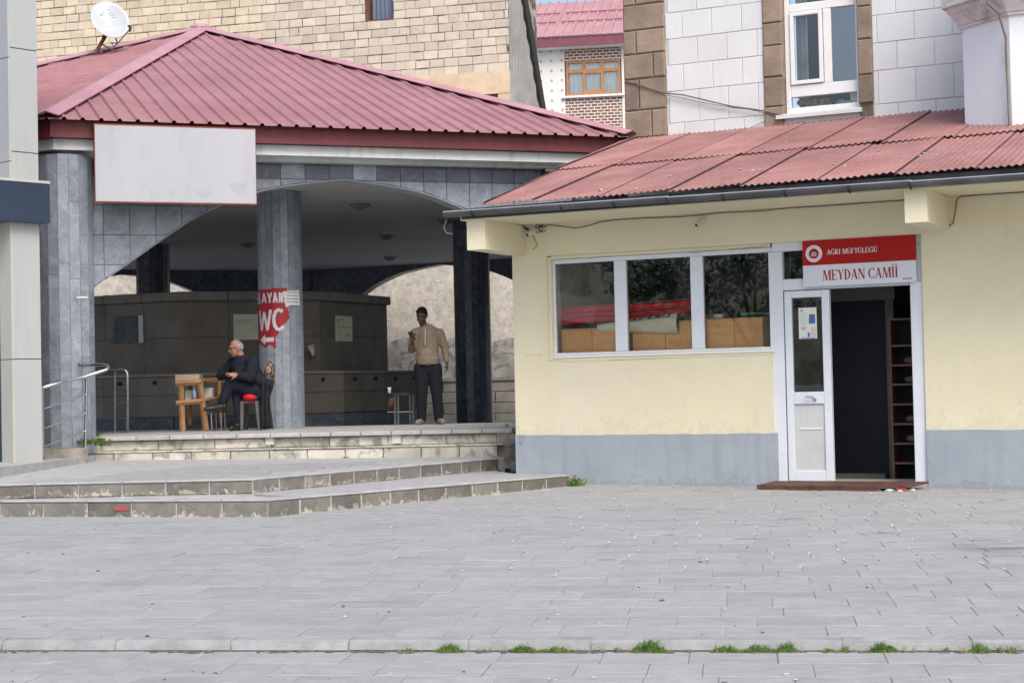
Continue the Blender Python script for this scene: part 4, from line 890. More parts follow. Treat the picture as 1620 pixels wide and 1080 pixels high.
for c in [0.1]+cuts[1:-1]+[3.2, 4.6, 1.9]:
    k = MB(); pts = [YB.p(c, VE+.085+.066*cos(pi+pi*i/8), 3.285-.007*c+.066*sin(pi+pi*i/8)*1.05) for i in range(9)]; k.tube([YB.p(c, VE, 3.33)]+pts, .009, 6); k.build('gutter_bracket', blackjoint, ann)
# cable loop at gutter end
pts = [YB.p(-.28, VE+.08, 3.21)] + [YB.p(-.31-.035*sin(pi*i/6), VE, 3.19-.14*i/6) for i in range(7)] + [YB.p(-.24, VE-.02, 3.04)]
tag(MB().tube(pts, .005, 6).build('loose_wire', M('pale_wire', (.2, .2, .2), (.28, .28, .28)), base=YB.p(-.28, VE, 3.0)), 'short pale wire loop dangling from the left end of the gutter', 'wire')

# window of three panes
win = thing('annex_window', 'wide white framed window of three panes in the cream wall', 'window', YB.p(.5, -.1, 1.55))
def fbar(root, a, b, c, d, v0, v1, m=None, nm='frame'): return MB().bevbox(YB, a, b, v0, v1, c, d, b=.006).build(nm, m or pvc, root)
z0, z1 = 1.568, 2.757; a0, a1 = .515, 3.33
fbar(win, a0, a1, z1-.055, z1, -.13, -.07); fbar(win, a0, a1, z0-.0, z0+.035, -.13, -.06); fbar(win, a0, .545, z0+.036, z1-.056, -.13, -.07)
mull = [(1.335, 1.49), (2.315, 2.47)]
for a, b in mull: fbar(win, a, b, z0+.036, z1-.056, -.13, -.065, nm='mullion')
for a, b in ((.545, 1.335), (1.49, 2.315), (2.47, 3.285)): MB().box(YB, a, b, -.108, -.102, z0+.035, z1-.055).build('pane', glassm, win)
MB().bevbox(YB, wu['l']+.05, 3.34, -.10, -.02, z0-.03, z0-.002).build('sill', pvcw, win)
# door unit
door = thing('annex_door', 'white aluminium double door with one leaf open and the dark doorway beside it', 'door', YB.p(4.2, -.1, .03))
fbar(door, 3.285, 3.45, .03, 2.699, -.14, -.05, nm='jamb'); fbar(door, 4.925, 5.065, .03, 2.28, -.14, -.03, nm='jamb')
fbar(door, 3.45, 5.06, 2.245, 2.375, -.14, -.055, nm='transom'); fbar(door, 3.33, 5.06, 2.70, 2.809, -.14, -.055, nm='head')
fbar(door, 4.95, 5.06, 2.376, 2.699, -.14, -.055, nm='jamb'); 
MB().box(YB, 3.45, 4.95, -.108, -.102, 2.375, 2.70).build('transom_pane', glassm, door)
lf = MB(); leaf = None
for (a, b, c, d) in ((3.465, 3.548, .05, 2.235), (3.905, 3.995, .05, 2.235), (3.549, 3.904, 2.155, 2.235), (3.549, 3.904, .93, 1.07), (3.549, 3.904, .05, .17)):
    lf.bevbox(YB, a, b, -.115, -.045, c, d)
leaf = lf.build('leaf', pvc, door)
MB().box(YB, 3.549, 3.904, -.083, -.077, 1.07, 2.155).build('pane', glassm, leaf)
k = MB()
for i in range(5): k.bevbox(YB, 3.549+i*.071, 3.549+(i+1)*.071, -.09, -.068, .17, .93, b=.003)
k.build('lower_panel', alu, leaf)
MB().bevbox(YB, 3.60, 3.87, -.07, -.06, .75-.12, .76-.10).build('tape', paper, leaf)
k = MB(); k.tube([YB.p(3.78, -.045, 1.01), YB.p(3.78, -.0, 1.01), YB.p(3.70, .0, 1.015)], .009, 8); k.tube([YB.p(3.80, -.045, .98), YB.p(3.80, -.03, .98)], .02, 10); k.build('handle', steel, leaf)
# poster on the door glass
o, q = board_on(YB, 'door_poster', 'small white information poster with blue pictures on the door glass', 1263, 487, 1293, 535, -.076, paper, th=.002, cat='poster')
W_, H_ = q[1]-q[0], q[3]-q[2]; k = MB()
def rct(k, a, b, c, d, v=-.0738): k.box(YB, q[0]+W_*a, q[0]+W_*b, v, v+.0006, q[2]+H_*c, q[2]+H_*d)
for j in range(8): rct(k, .12, .48-.05*(j % 3), .80-.075*j, .815-.075*j)
k.build('text_lines', M('pale_blue_print', (.25, .33, .45), (.3, .38, .5)), o)
for r_ in ((.56, .92, .48, .66), (.48, .6, .06, .2), (.1, .9, .02, .045)): k = MB(); rct(k, *r_); k.build('blue_print', blueink, o)
for r_ in ((.58, .9, .66, .78), (.14, .22, .88, .93), (.15, .35, .32, .35)): k = MB(); rct(k, *r_); k.build('dark_print', ink, o)
k = MB(); rct(k, .66, .94, .08, .36); k.build('beige_print', M('beige_print', (.5, .45, .36), (.6, .54, .45)), o)
random.seed(5)
# interior: entrance lobby and storage room
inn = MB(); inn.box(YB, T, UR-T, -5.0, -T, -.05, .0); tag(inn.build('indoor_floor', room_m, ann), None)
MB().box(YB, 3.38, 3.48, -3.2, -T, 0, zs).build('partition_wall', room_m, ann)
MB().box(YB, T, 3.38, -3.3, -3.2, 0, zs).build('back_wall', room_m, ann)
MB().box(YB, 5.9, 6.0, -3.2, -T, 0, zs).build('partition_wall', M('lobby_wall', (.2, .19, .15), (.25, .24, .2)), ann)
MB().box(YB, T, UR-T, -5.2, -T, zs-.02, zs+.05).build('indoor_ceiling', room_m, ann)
# inner dark door at v=-1.3
VD = -1.45
da, _ = YB.m(1314, 600, VD); db, _ = YB.m(1404, 600, VD); dt = YB.m(1360, 476, VD)[1]
idr = thing('inner_door', 'closed dark navy inner door seen through the open doorway', 'door', YB.p((da+db)/2, VD, 0))
MB().box(YB, da-.25, db, VD-.05, VD, .07, dt).build('leaf', M('dark_navy_door', (.006, .008, .016), (.009, .012, .022), rough=.6), idr)
lobby = M('lobby_trim', (.15, .155, .14), (.2, .205, .19), scale=3)
MB().box(YB, da-.3, db+.12, VD-.06, VD+.03, dt+.003, dt+.16).build('head_frame', lobby, idr); MB().box(YB, db+.003, db+.10, VD-.06, VD+.03, 0, dt).build('side_frame', lobby, idr)
MB().box(YB, da-.3, db, VD-.0, VD+.25, -.0, .065).build('step', lobby, idr)
MB().box(YB, da-.3, db+.12, VD-.03, VD-.02, dt+.163, zs-.02).build('fanlight', M('fanlight_dark', (.04, .04, .045), (.06, .06, .065), rough=.2), idr)
MB().box(YB, da+.25, da+.31, VD-.02, VD+.03, dt+.163, zs-.02).build('mullion', lobby, idr)
# shoe rack on the right inside
ra, _ = YB.m(1411, 600, -.9); rb = ra+.42; rt = YB.m(1430, 503, -.9)[1]
rk = thing('shoe_rack', 'tall brown wooden shoe rack with open shelves just inside the doorway', 'shelf', YB.p(ra+.2, -.9, 0))
MB().box(YB, ra-.02, ra, -1.25, -.9, 0, rt).build('side_panel', shelfwood, rk); MB().box(YB, rb, rb+.02, -1.25, -.9, 0, rt).build('side_panel', shelfwood, rk)
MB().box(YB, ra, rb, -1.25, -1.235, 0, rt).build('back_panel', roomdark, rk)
ys = [503, 545, 576, 606.5, 638, 669, 700, 731]
for y in ys:
    z = YB.m(1430, y, -.9)[1]; MB().box(YB, ra+.002, rb-.002, -1.23, -.895, z-.022, z).build('shelf', shelfwood, rk)
random.seed(9)
for j in (1, 2, 4, 5):
    z = YB.m(1430, ys[j+1], -.9)[1]
    k = MB(); c = YB.p(ra+.22, -1.02, z+.045); k.ell(c, .10, .05, .045).ell(c+V3(.13, .02, 0), .09, .045, .04)
    tag(k.build('shoes', M('worn_shoe_%d' % j if False else 'worn_shoe', (.12, .10, .09), (.2, .17, .14)), base=c), ['pair of dull shoes on the second shelf of the shoe rack', '', 'pair of dull shoes on the fifth shelf of the shoe rack', ''][0] if j == 1 else {2: 'pair of dull shoes on the third shelf of the shoe rack', 4: 'pair of dull shoes on the fifth shelf of the shoe rack', 5: 'pair of dull shoes on the sixth shelf of the shoe rack'}[j], 'shoes', 'shoes on the shoe rack')
# ramp board at the door
rmp = thing('door_ramp', 'low red-brown wooden step board with a broken right end at the door', 'step', YB.p(4.2, .4, -.02))
ra0, ra1 = 3.33, 5.09
k = MB()
k.box8([YB.p(ra0-.0, .05, .035), YB.p(ra1, .05, .035), YB.p(ra1-.1, .55, .015), YB.p(ra0-.06, .55, .015), YB.p(ra0, .05, .055), YB.p(ra1, .05, .055), YB.p(ra1-.1, .55, .035), YB.p(ra0-.06, .55, .035)]); k.build('board', oxide, rmp)
MB().box(YB, ra0-.06, ra1-.45, .52, .545, -.045, .012).build('front_board', oxide, rmp); MB().box(YB, ra1-.24, ra1-.14, .46, .55, -.045, .012).build('foot', M('red_foot', (.30, .06, .04), (.38, .09, .06)), rmp)
k = MB()
for i in range(16):
    c = YB.p(ra1-.62+random.uniform(0, .6), .50+random.uniform(-.03, .06), -.015+random.uniform(-.01, .01)); k.ell(c, random.uniform(.015, .05), random.uniform(.015, .03), random.uniform(.01, .02), nu=6, nv=4)
tag(k.build('rubble', white_mortar, base=YB.p(ra1-.3, .5, -.03)), 'small white rubble spilling from under the broken end of the door step', 'rubble', kind='stuff')

# sign over the door
SV = .012
def sm(x, y): return YB.m(x, y, SV)
sgn = thing('mosque_sign', 'red and white mosque name sign above the door reading MEYDAN CAMİİ', 'sign', YB.p(4.36, SV, 2.28))
s0, s1, zb0, zb1, zmid = 3.715, 5.01, 2.272, 2.80, 2.515
MB().box(YB, s0, s1, SV-.03, SV, zb0, zmid).build('pale_field', signpale, sgn); MB().box(YB, s0, s1, SV-.03, SV, zmid+.001, zb1).build('red_field', signred, sgn)
class Pen:   # lettering as flat strokes; x to the right, y up
    def __init__(s): s.polys = []
    def q(s, pts): s.polys.append(pts)
    def line(s, x0, y0, x1, y1, w):
        if abs(y1-y0) < 1e-6: s.q([(x0, y0-w/2), (x1, y0-w/2), (x1, y0+w/2), (x0, y0+w/2)])
        else: s.q([(x0-w/2, y0), (x0+w/2, y0), (x1+w/2, y1), (x1-w/2, y1)])
    def arc(s, cx, cy, rx, ry, a0, a1, wmin, wmax, n=14):
        for i in range(n):
            t0 = radians(a0+(a1-a0)*i/n); t1 = radians(a0+(a1-a0)*(i+1)/n); P = []
            f = lambda t: (wmin+(wmax-wmin)*abs(cos(t)))/2
            o = lambda t, sg: (cx+(rx+sg*f(t))*cos(t), cy+(ry+sg*f(t)*.75)*sin(t))
            s.q([o(t0, 1), o(t1, 1), o(t1, -1), o(t0, -1)])
def serif_glyph(ch, p, x, sc, k=.165, t=.062):
    S = lambda a: x+a*sc
    def ln(x0, y0, x1, y1, w): p.line(S(x0), y0*sc, S(x1), y1*sc, w*sc)
    def sf(cx, y, w=.24): p.line(S(cx-w/2), (y+(.022 if y < .5 else -.022))*sc, S(cx+w/2), (y+(.022 if y < .5 else -.022))*sc, .045*sc)
    def ar(*a): cx, cy, rx, ry, a0, a1, w0, w1 = a; p.arc(S(cx), cy*sc, rx*sc, ry*sc, a0, a1, w0*sc, w1*sc)
    base = {'İ': 'I', 'Ğ': 'G', 'Ü': 'U'}.get(ch, ch)
    if base == 'M': ln(.1, 0, .14, 1, t); ln(.19, 1, .42, 0, k); ln(.42, 0, .66, 1, t); ln(.72, 0, .72, 1, k); sf(.1, 0, .2); sf(.15, 1, .2); sf(.72, 0); sf(.72, 1, .2); W = .86
    elif base == 'E': ln(.14, 0, .14, 1, k); ln(.1, .975, .5, .975, t); ln(.14, .5, .4, .5, t); ln(.1, .025, .52, .025, t); ln(.5, .78, .5, 1, t); ln(.52, 0, .52, .22, t); ln(.4, .4, .4, .6, t); sf(.12, 0, .2); sf(.12, 1, .2); W = .6
    elif base == 'Y': ln(.3, .45, .1, 1, k); ln(.32, .45, .52, 1, t); ln(.3, 0, .3, .46, k); sf(.1, 1, .22); sf(.52, 1, .18); sf(.3, 0); W = .62
    elif base == 'D': ln(.14, 0, .14, 1, k); ar(.16, .5, .38, .475, -90, 90, t, k); sf(.12, 0, .2); sf(.12, 1, .2); W = .68
    elif base == 'A': ln(.06, 0, .3, 1, t); ln(.52, 0, .30, 1, k); ln(.14, .33, .48, .33, t); sf(.06, 0, .18); sf(.52, 0, .24); W = .66
    elif base == 'N': ln(.1, 0, .1, 1, t); ln(.56, 0, .14, 1, k); ln(.58, 0, .58, 1, t); sf(.1, 0, .2); sf(.1, 1, .2); sf(.58, 1, .2); W = .72
    elif base == 'C': ar(.36, .5, .28, .475, 45, 315, t, k); ln(.56, .74, .56, .98, t); ln(.56, .05, .56, .2, t); W = .66
    elif base == 'G': ar(.36, .5, .28, .475, 45, 325, t, k); ln(.56, .74, .56, .98, t); ln(.58, .02, .58, .42, k*.8); sf(.56, .42, .2); W = .72
    elif base == 'I': ln(.15, 0, .15, 1, k); sf(.15, 0); sf(.15, 1); W = .32
    elif base == 'R': ln(.14, 0, .14, 1, k); ar(.16, .75, .26, .225, -90, 90, t, k); ln(.52, 0, .28, .5, k); sf(.13, 0, .22); sf(.12, 1, .2); sf(.53, 0, .2); W = .66
    elif base == 'U': ln(.13, .3, .13, 1, k); ar(.34, .3, .21, .27, 180, 360, t, k*.8); ln(.55, .3, .55, 1, t); sf(.13, 1, .24); sf(.55, 1, .18); W = .68
    elif base == 'F': ln(.14, 0, .14, 1, k); ln(.1, .975, .5, .975, t); ln(.14, .5, .38, .5, t); ln(.5, .78, .5, 1, t); sf(.13, 0, .26); W = .56
    elif base == 'T': ln(.28, 0, .28, 1, k); ln(.04, .975, .52, .975, t); ln(.05, .78, .05, 1, t); ln(.51, .78, .51, 1, t); sf(.28, 0); W = .58
    elif base == 'L': ln(.14, 0, .14, 1, k); ln(.1, .025, .5, .025, t); ln(.5, 0, .5, .24, t); sf(.14, 1); W = .56
    else: W = .3
    cx = x+(W-.04)*sc/2
    if ch == 'İ': p.arc(x+.15*sc, 1.2*sc, .045*sc, .045*sc, 0, 360, .09*sc, .09*sc, 10)
    if ch == 'Ü':
        for d in (-.12, .12): p.arc(x+(.34+d)*sc, 1.15*sc, .03*sc, .03*sc, 0, 360, .07*sc, .07*sc, 8)
    if ch == 'Ğ': p.arc(x+.36*sc, 1.24*sc, .13*sc, .12*sc, 200, 340, .06*sc, .06*sc, 8)
    return x+W*sc
def serif_text(txt, sc):
    out_ = []; x = 0
    for ch in txt:
        if ch == ' ': x += .26*sc; continue
        p = Pen(); x = serif_glyph(ch, p, x, sc); out_.append(p.polys)
    return out_, x
def put(polys, fr, u0, z0, v, name, mat, parent, width=None, tw=None):
    k = MB(); s = (width/tw) if width else 1
    for i, q in enumerate(polys):
        vv = v+.0006+.00035*(i % 5); n = len(q); k.add([fr.p(u0+a*s, v-.001, z0+b) for a, b in q]+[fr.p(u0+a*s, vv, z0+b) for a, b in q], [tuple(range(n, 2*n))]+[(j, (j+1) % n, n+(j+1) % n, n+j) for j in range(n)])
    return k.build(name, mat, parent)
pl_, tw1 = serif_text('MEYDAN CAMİİ', .118)
ua, ub = sm(1301, 430)[0], sm(1421, 430)[0]
for q_ in pl_: put(q_, YB, ua, 2.335, SV, 'letter', signink, sgn, ub-ua, tw1)
pl2, tw2 = serif_text('AĞRI MÜFTÜLÜĞÜ', .058); ua, ub = sm(1308, 396)[0], sm(1388, 392)[0]
for q_ in pl2: put(q_, YB, ua, 2.628, SV, 'letter', signpale, sgn, ub-ua, tw2)
ec = (sm(1287.5, 400)[0], 2.648); n = 32; R1, R2 = .098, .058
def ring(k, r0, r1, v): k.add([YB.p(ec[0]+r*cos(2*pi*i/n), v, ec[1]+r*sin(2*pi*i/n)) for r in (r0, r1) for i in range(n)], [(i, (i+1) % n, n+(i+1) % n, n+i) for i in range(n)])
k = MB(); ring(k, R2-.004, R1, SV+.002); k.build('emblem_ring', signpale, sgn)
k = MB(); ring(k, .0001, R2, SV+.0035); k.build('emblem_disc', signred, sgn)
p = Pen(); p.arc(0, -.012, .03, .016, 190, 350, .008, .010, 8); p.line(-.018, -.014, -.012, .022, .009); p.line(.018, -.014, .012, .022, .009); p.line(0, -.03, 0, .012, .008); p.line(-.035, -.006, -.026, .004, .008); p.line(.035, -.006, .026, .004, .008)
put(p.polys, YB, ec[0], ec[1], SV+.0045, 'emblem_mark', signpale, sgn)
k = MB()
for i in range(4): k.box(YB, 4.86+i*.027, 4.88+i*.027, SV, SV+.001, 2.305, 2.320)
k.build('small_print', signink, sgn)

# storage room things behind the window
def qY(x, y, v): return YB.m(x, y, v)
cab = [((888, 977), 519, -.20, 'orange wooden cabinet under the red carpet behind the left window pane', 4), ((1001, 1096), 508, -.24, 'orange wooden cabinet below the rolled rug behind the middle window pane', 6), ((1118, 1207), 503, -.20, 'orange wooden cabinet with a clear top behind the right window pane', 3)]
for (xx, yt, v, lab, nn_) in cab:
    u0 = qY(xx[0], 540, v)[0]; u1 = qY(xx[1]+(9 if xx[0] < 1100 else 0), 540, v)[0]; z1_ = qY(sum(xx)/2, yt, v)[1]
    c_ = thing('cabinet', lab, 'cabinet', YB.p((u0+u1)/2, v, 0), 'cabinets behind the annex window')
    MB().box(YB, u0, u1, v-.4, v-.02, .6, z1_-.02).build('carcass', orangewood, c_)
    m_ = (u0+u1)/2; MB().bevbox(YB, u0, m_-.003, v-.02, v, .6, z1_-.02, b=.003).build('door_panel', orangewood, c_); MB().bevbox(YB, m_+.003, u1, v-.02, v, .6, z1_-.02, b=.003).build('door_panel', orangewood, c_)
    MB().bevbox(YB, u0-.01, u1+.01, v-.41, v+.01, z1_-.02, z1_).build('top', orangewood, c_)
# red carpet stack: folded long carpet lying across two cabinets
rc = thing('folded_red_carpet', 'long folded red carpet with thin stripes lying on the cabinets', 'carpet', YB.p(1.4, -.45, 1.95))
def span(y0a, y1a, x0, x1, v, name, mat, root, th=.36, n=12, r=.03):
    k = MB(); k_n = 12
    for i in range(n+1):
        t = i/n; x = x0+(x1-x0)*t; yt = y0a[0]+(y0a[1]-y0a[0])*t; yb = y1a[0]+(y1a[1]-y1a[0])*t
        u, zt_ = qY(x, yt, v); _, zb_ = qY(x, yb, v); h = (zt_-zb_)/2; c = (zt_+zb_)/2; sg = .012*sin(t*pi*2)
        for j in range(k_n):
            a = 2*pi*j/k_n; ca, sa = cos(a), sin(a); se = lambda q: (abs(q)**.55)*(1 if q > 0 else -1)
            k.v.append(YB.p(u, v-th/2+th/2*se(ca), c+h*se(sa)+sg))
    for i in range(n):
        for j in range(k_n): k.f.append((i*k_n+j, i*k_n+(j+1) % k_n, (i+1)*k_n+(j+1) % k_n, (i+1)*k_n+j))
    k.f += [tuple(range(k_n)), tuple(range(n*k_n, (n+1)*k_n))]; return k.build(name, mat, root, smooth=True)
span((488, 473), (500, 482), 882, 1094, -.30, 'fold', redcarpet, rc); span((499, 484), (507, 491), 882, 1094, -.305, 'fold', redcarpet, rc); span((506, 492), (516, 499), 882, 1080, -.30, 'fold', redcarpet, rc)
k = MB()
for (ya, yb) in ((487.5, 473), (499.5, 484), (507, 492)): 
    P = [YB.p(*(lambda q: (q[0], -.285, q[1]))(qY(x, ya+(yb-ya)*(x-882)/212, -.285))) for x in (884, 930, 980, 1040, 1092)]; k.tube(P, .0035, 5)
k.build('edge_stripe', M('pale_red_trim', (.45, .16, .13), (.5, .2, .16)), rc)
rg = thing('rolled_rug', 'beige rug rolled up with a black pattern band resting on the middle cabinet', 'rug', YB.p(1.9, -.28, 1.9))
A = YB.p(*(lambda q: (q[0], -.22, q[1]))(qY(946, 519, -.22))); B = YB.p(*(lambda q: (q[0], -.26, q[1]))(qY(1074, 512, -.26)))
k = MB(); n = 14; nn = 22
for i in range(nn+1):
    t = i/nn; c = A.lerp(B, t); r = .045+.09*t
    for j in range(n):
        a = 2*pi*j/n; k.v.append(c+YB.v*(r*.75*cos(a))+V3(0, 0, r*sin(a)))
for i in range(nn):
    for j in range(n): k.f.append((i*n+j, i*n+(j+1) % n, (i+1)*n+(j+1) % n, (i+1)*n+j))
k.f.append(tuple(range(n))); k.build('roll', beigecarpet, rg, smooth=True)
k = MB(); 
for i in range(8): 
    r = .015+.015*i*.95; a0 = i*.8
k.tube([B+YB.v*(.095*(1-s/40)*cos(s*.55))*.8+V3(0, 0, .125*(1-s/40)*sin(s*.55))+YB.u*.006 for s in range(36)], .009, 5); k.build('roll_end', greyfabric, rg)
k = MB(); 
for i in range(12):
    t0, t1 = .42+.5*i/12, .42+.5*(i+1)/12
    an = (.65, .8, .95, 1.1, 1.25, 1.4)
    pts = [A.lerp(B, t)+YB.v*((.054+.09*t)*.76*cos(a))+V3(0, 0, (.054+.09*t)*sin(a)) for t in (t0, t1) for a in an]
    k.add(pts, [(i_, i_+1, i_+7, i_+6) for i_ in range(5)])
k.build('pattern_band', carpetpat, rg)
span((502, 496), (522, 508), 1060, 1120, -.42, 'dark_bundle', greyfabric, None, th=.3)
tag(bpy.data.objects['dark_bundle'], 'dark grey cloth bundle behind the rolled rug end', 'bundle')
P = qY(1137, 503, -.35); k = MB(); c = YB.p(P[0], -.35, P[1]-.0); k.tube([c, c+V3(0, 0, .045)], [.055, .065], 16); tag(k.build('white_tub', white_pl, base=c), 'small white plastic tub standing on the right cabinet', 'tub')
k = MB(); k.tube([YB.p(*(lambda q: (q[0], -.3-.02*i, q[1]))(qY(1172+i*6, 496.5-1.2*sin(i*pi/8), -.3))) for i in range(9)], .007, 6); tag(k.build('green_hose', M('green_plastic', (.03, .5, .08), (.05, .6, .12), rough=.4), base=YB.p(2.9, -.3, 2.0)), 'thin bright green hose arching behind the right window pane', 'hose')
# cable along the wall and two small cameras
pts = [(848, 361), (868, 356), (890, 358), (910, 361), (928, 358), (950, 351), (975, 347.5), (1020, 345), (1075, 343), (1110, 340), (1140, 336), (1200, 334), (1250, 328), (1300, 326), (1380, 320), (1431, 315.5)]
P = [YB.p(*(lambda q: (q[0], .012, min(q[1], 3.19)))(YB.m(x, y, .012))) for x, y in pts]
tag(MB().tube(P, .006, 6).build('wall_cable', cable_m, base=P[0]), 'thin grey cable sagging along the cream wall under the eave', 'cable')
pts = [(1476, 358), (1500, 358), (1508, 353), (1511, 335), (1514, 315), (1522, 309), (1560, 306.5), (1620, 303), (1700, 299)]
P = [YB.p(*(lambda q: (q[0], .012, min(q[1], 3.19)))(YB.m(x, y, .012))) for x, y in pts]
tag(MB().tube(P, .006, 6).build('wall_cable', cable_m, base=P[0]), 'short grey cable bending round the right eave bracket', 'cable')
def cctv(px, py, label, tangle):
    q = YB.m(px, py, .05); c = YB.p(q[0], .05, q[1]); o = thing('security_camera', label, 'camera', c)
    k = MB(); k.tube([c-YB.v*.05, c+V3(0, 0, .02)], .03, 12); k.build('mount', white_pl, o)
    k = MB(); d = (YB.v*.6-YB.u*.4+V3(0, 0, -.45)).normalized(); k.tube([c, c+d*.09], .022, 12); k.build('body', white_pl, o)
    MB().tube([c+d*.09, c+d*.098], .019, 12).build('lens', black_pl, o)
    if tangle:
        k = MB()
        for r_, ox in ((.05, .06), (.035, .09), (.045, .12)): k.tube([c+YB.u*(ox+r_*cos(t*.5))+V3(0, 0, .03+r_*sin(t*.5))-YB.v*.03 for t in range(13)], .004, 5)
        k.tube([c+V3(0, 0, -.05), c+YB.u*.03+V3(0, 0, -.12), c+YB.u*.06+V3(0, 0, -.17), c+YB.u*.02+V3(0, 0, -.21), c-YB.u*.01+V3(0, 0, -.22)], .004, 5)
        k.tube([c-YB.u*.12+V3(0, 0, .06), c-YB.u*.06+V3(0, 0, .02)], .014, 6)
        k.build('cable_tangle', cable_dark, o)
cctv(843, 366, 'small security camera with tangled wires beside the left eave bracket', True)
cctv(1110, 350, 'small round security camera on the cream wall above the middle window pane', False)
# cracks in the render over the window, and along the ground
k = MB()
def crack(pts, fr, v, w):
    P = [fr.m(x, y, v) for x, y in pts]
    for (a, b) in zip(P[:-1], P[1:]):
        w0 = w*random.uniform(.5, 1.3); k.add([fr.p(a[0], v, a[1]-w0), fr.p(b[0], v, b[1]-w0), fr.p(b[0], v, b[1]+w0), fr.p(a[0], v, a[1]+w0)], [(0, 1, 2, 3)])
crack([(1082, 402), (1094, 399), (1104, 400), (1118, 396), (1130, 397), (1152, 394.5), (1178, 393), (1188, 390.5), (1200, 391), (1212, 388)], YB, .0012, .004)
crack([(830, 562), (850, 560), (858, 562)], YB, .0012, .002)
crack([(866, 570), (900, 572), (960, 570), (1040, 567), (1120, 564), (1222, 561)], YB, .0012, .0025)
k.build('render_crack', M('crack_shadow', (.25, .21, .15), (.3, .26, .19)), ann)
k = MB(); crack([(818, 672), (823, 690), (821, 700), (826, 703)], YB, .0105, .004); crack([(824, 703), (826, 696), (828, 690)], YB, .0105, .004); crack([(930, 735), (931, 722), (930, 750)], YB, .0105, .002); crack([(1153, 765), (1156, 754)], YB, .0105, .004); crack([(1467, 726), (1473, 733)], YB, .0105, .004)
k.build('plinth_crack', M('dark_crack', (.06, .06, .06), (.1, .1, .1)), ann)

# ------------------------------------------------------------------ white mosque wall with brown quoins
VW = -4.0
mq = thing('mosque', 'whitewashed block mosque wall with brown sandstone quoins above the annex roof', 'building', YB.p(2, VW, 0))
zl = [4.2, 4.94, 5.40, 5.78, 6.16, 6.54, 6.93, 7.32]; UQ0, UQ1 = -.058, .595; WL, WR = 2.058, 3.60
wI0, wI1, wz0_ = 2.33, 3.40, 4.93
k = MB(); k.box(YB, UQ0+.01, wI0, VW-.35, VW-.012, -.2, 7.4); k.box(YB, wI1, 9.5, VW-.35, VW-.012, -.2, 7.4); k.box(YB, wI0, wI1, VW-.35, VW-.012, -.2, wz0_)
k.build('wall_core', whitejoint, mq)
MB().box(YB, UQ0+.01, UQ0+.36, VW-7, VW-.36, -.2, 7.4).build('side_wall', whitewall, mq)
def blocks(u0, u1, offs, L):
    for j in range(len(zl)-1):
        z0, z1 = zl[j], zl[j+1]; u = u0-(offs[j % 2])*L
        while u < u1:
            a, b = max(u, u0), min(u+L, u1)
            if b-a > .04: MB().bevbox(YB, a+.004, b-.004, VW-.1, VW+random.uniform(-.002, .002), z0+.004, z1-.004, b=.006).build('white_block', whitewall, mq)
            u += L
blocks(UQ1, WL, (.42, .92), .445); blocks(WR, 9.4, (.35, .87), .51)
MB().box(YB, wI0, wI1, VW-.1, VW, 4.2, wz0_-.06).build('white_block', whitewall, mq)
random.seed(21)
qz = [4.2, 4.77, 5.17, 5.63, 5.99, 6.34, 6.71, 7.1]; sp_ = [None, .42, .23, .46, .20, None, .2]
for j in range(7):
    parts_ = [(UQ0, UQ1)] if sp_[j] is None else [(UQ0, UQ0+sp_[j]), (UQ0+sp_[j], UQ1)]
    for a, b in parts_: MB().bevbox(YB, a+.005, b-.005, VW-.3, VW+.03+random.uniform(-.008, .008), qz[j]+.006, qz[j+1]-.006, b=.018).build('quoin_stone', brownstone, mq)
for (a, b, zz) in ((WL, 2.335, [4.75, 5.04, 5.46, 5.90, 6.22, 6.6, 7.0]), (3.40, WR, [4.97, 5.36, 5.85, 6.3, 6.8, 7.3])):
    MB().box(YB, a+.01, b-.01 if a < 3 else b-.01, VW-.34, VW+.0, 4.8, 7.4).build('jamb_backing', brownjoint, mq)
    for z0, z1 in zip(zz[:-1], zz[1:]): MB().bevbox(YB, a+.002, b-.002, VW-.28, VW+.035+random.uniform(-.006, .006), z0+.006, z1-.006, b=.014).build('jamb_stone', brownstone, mq)
MB().box8([YB.p(2.24, VW, 4.86), YB.p(3.44, VW, 4.86), YB.p(3.44, VW+.09, 4.85), YB.p(2.24, VW+.09, 4.85), YB.p(2.24, VW, 4.925), YB.p(3.44, VW, 4.925), YB.p(3.44, VW+.09, 4.90), YB.p(2.24, VW+.09, 4.90)]).build('window_sill', whitewall, mq)
# upper window
uw = thing('upper_window', 'white framed upper floor window with items on its sill in the mosque wall', 'window', YB.p(2.9, VW-.1, 4.93))
def ub_(a, b, c, d, nm='frame', v0=VW-.17, v1=VW-.10): MB().bevbox(YB, a, b, v0, v1, c, d, b=.006).build(nm, pvcw, uw)
x0_, x1_ = 2.34, 3.398; zb_ = 4.93; zA = YB.m(1300, 150, VW-.1)[1]; zB = YB.m(1300, 134, VW-.1)[1]; zC = YB.m(1300, 14, VW-.1)[1]; zD = zC+.11
print('upper window', zA, zB, zC)
ub_(x0_, x1_, zb_, zb_+.085); ub_(x0_, x0_+.07, zb_+.086, 7.3); ub_(x1_-.05, x1_, zb_+.086, 7.3); ub_(x0_+.071, x1_-.051, zA, zB+.02, 'transom'); ub_(x0_+.071, x1_-.051, zC, zD, 'transom')
xm = YB.m(1310, 90, VW-.1)[0]; ub_(xm-.06, xm+.05, zB+.021, zC-.001, 'mullion')
for (a, b) in ((x0_+.08, xm-.07),): 
    for q_ in ((a, a+.055, zB+.03, zC-.01), (b-.055, b, zB+.03, zC-.01), (a+.056, b-.056, zB+.03, zB+.085), (a+.056, b-.056, zC-.065, zC-.01)): ub_(*q_, nm='sash', v0=VW-.15, v1=VW-.075)
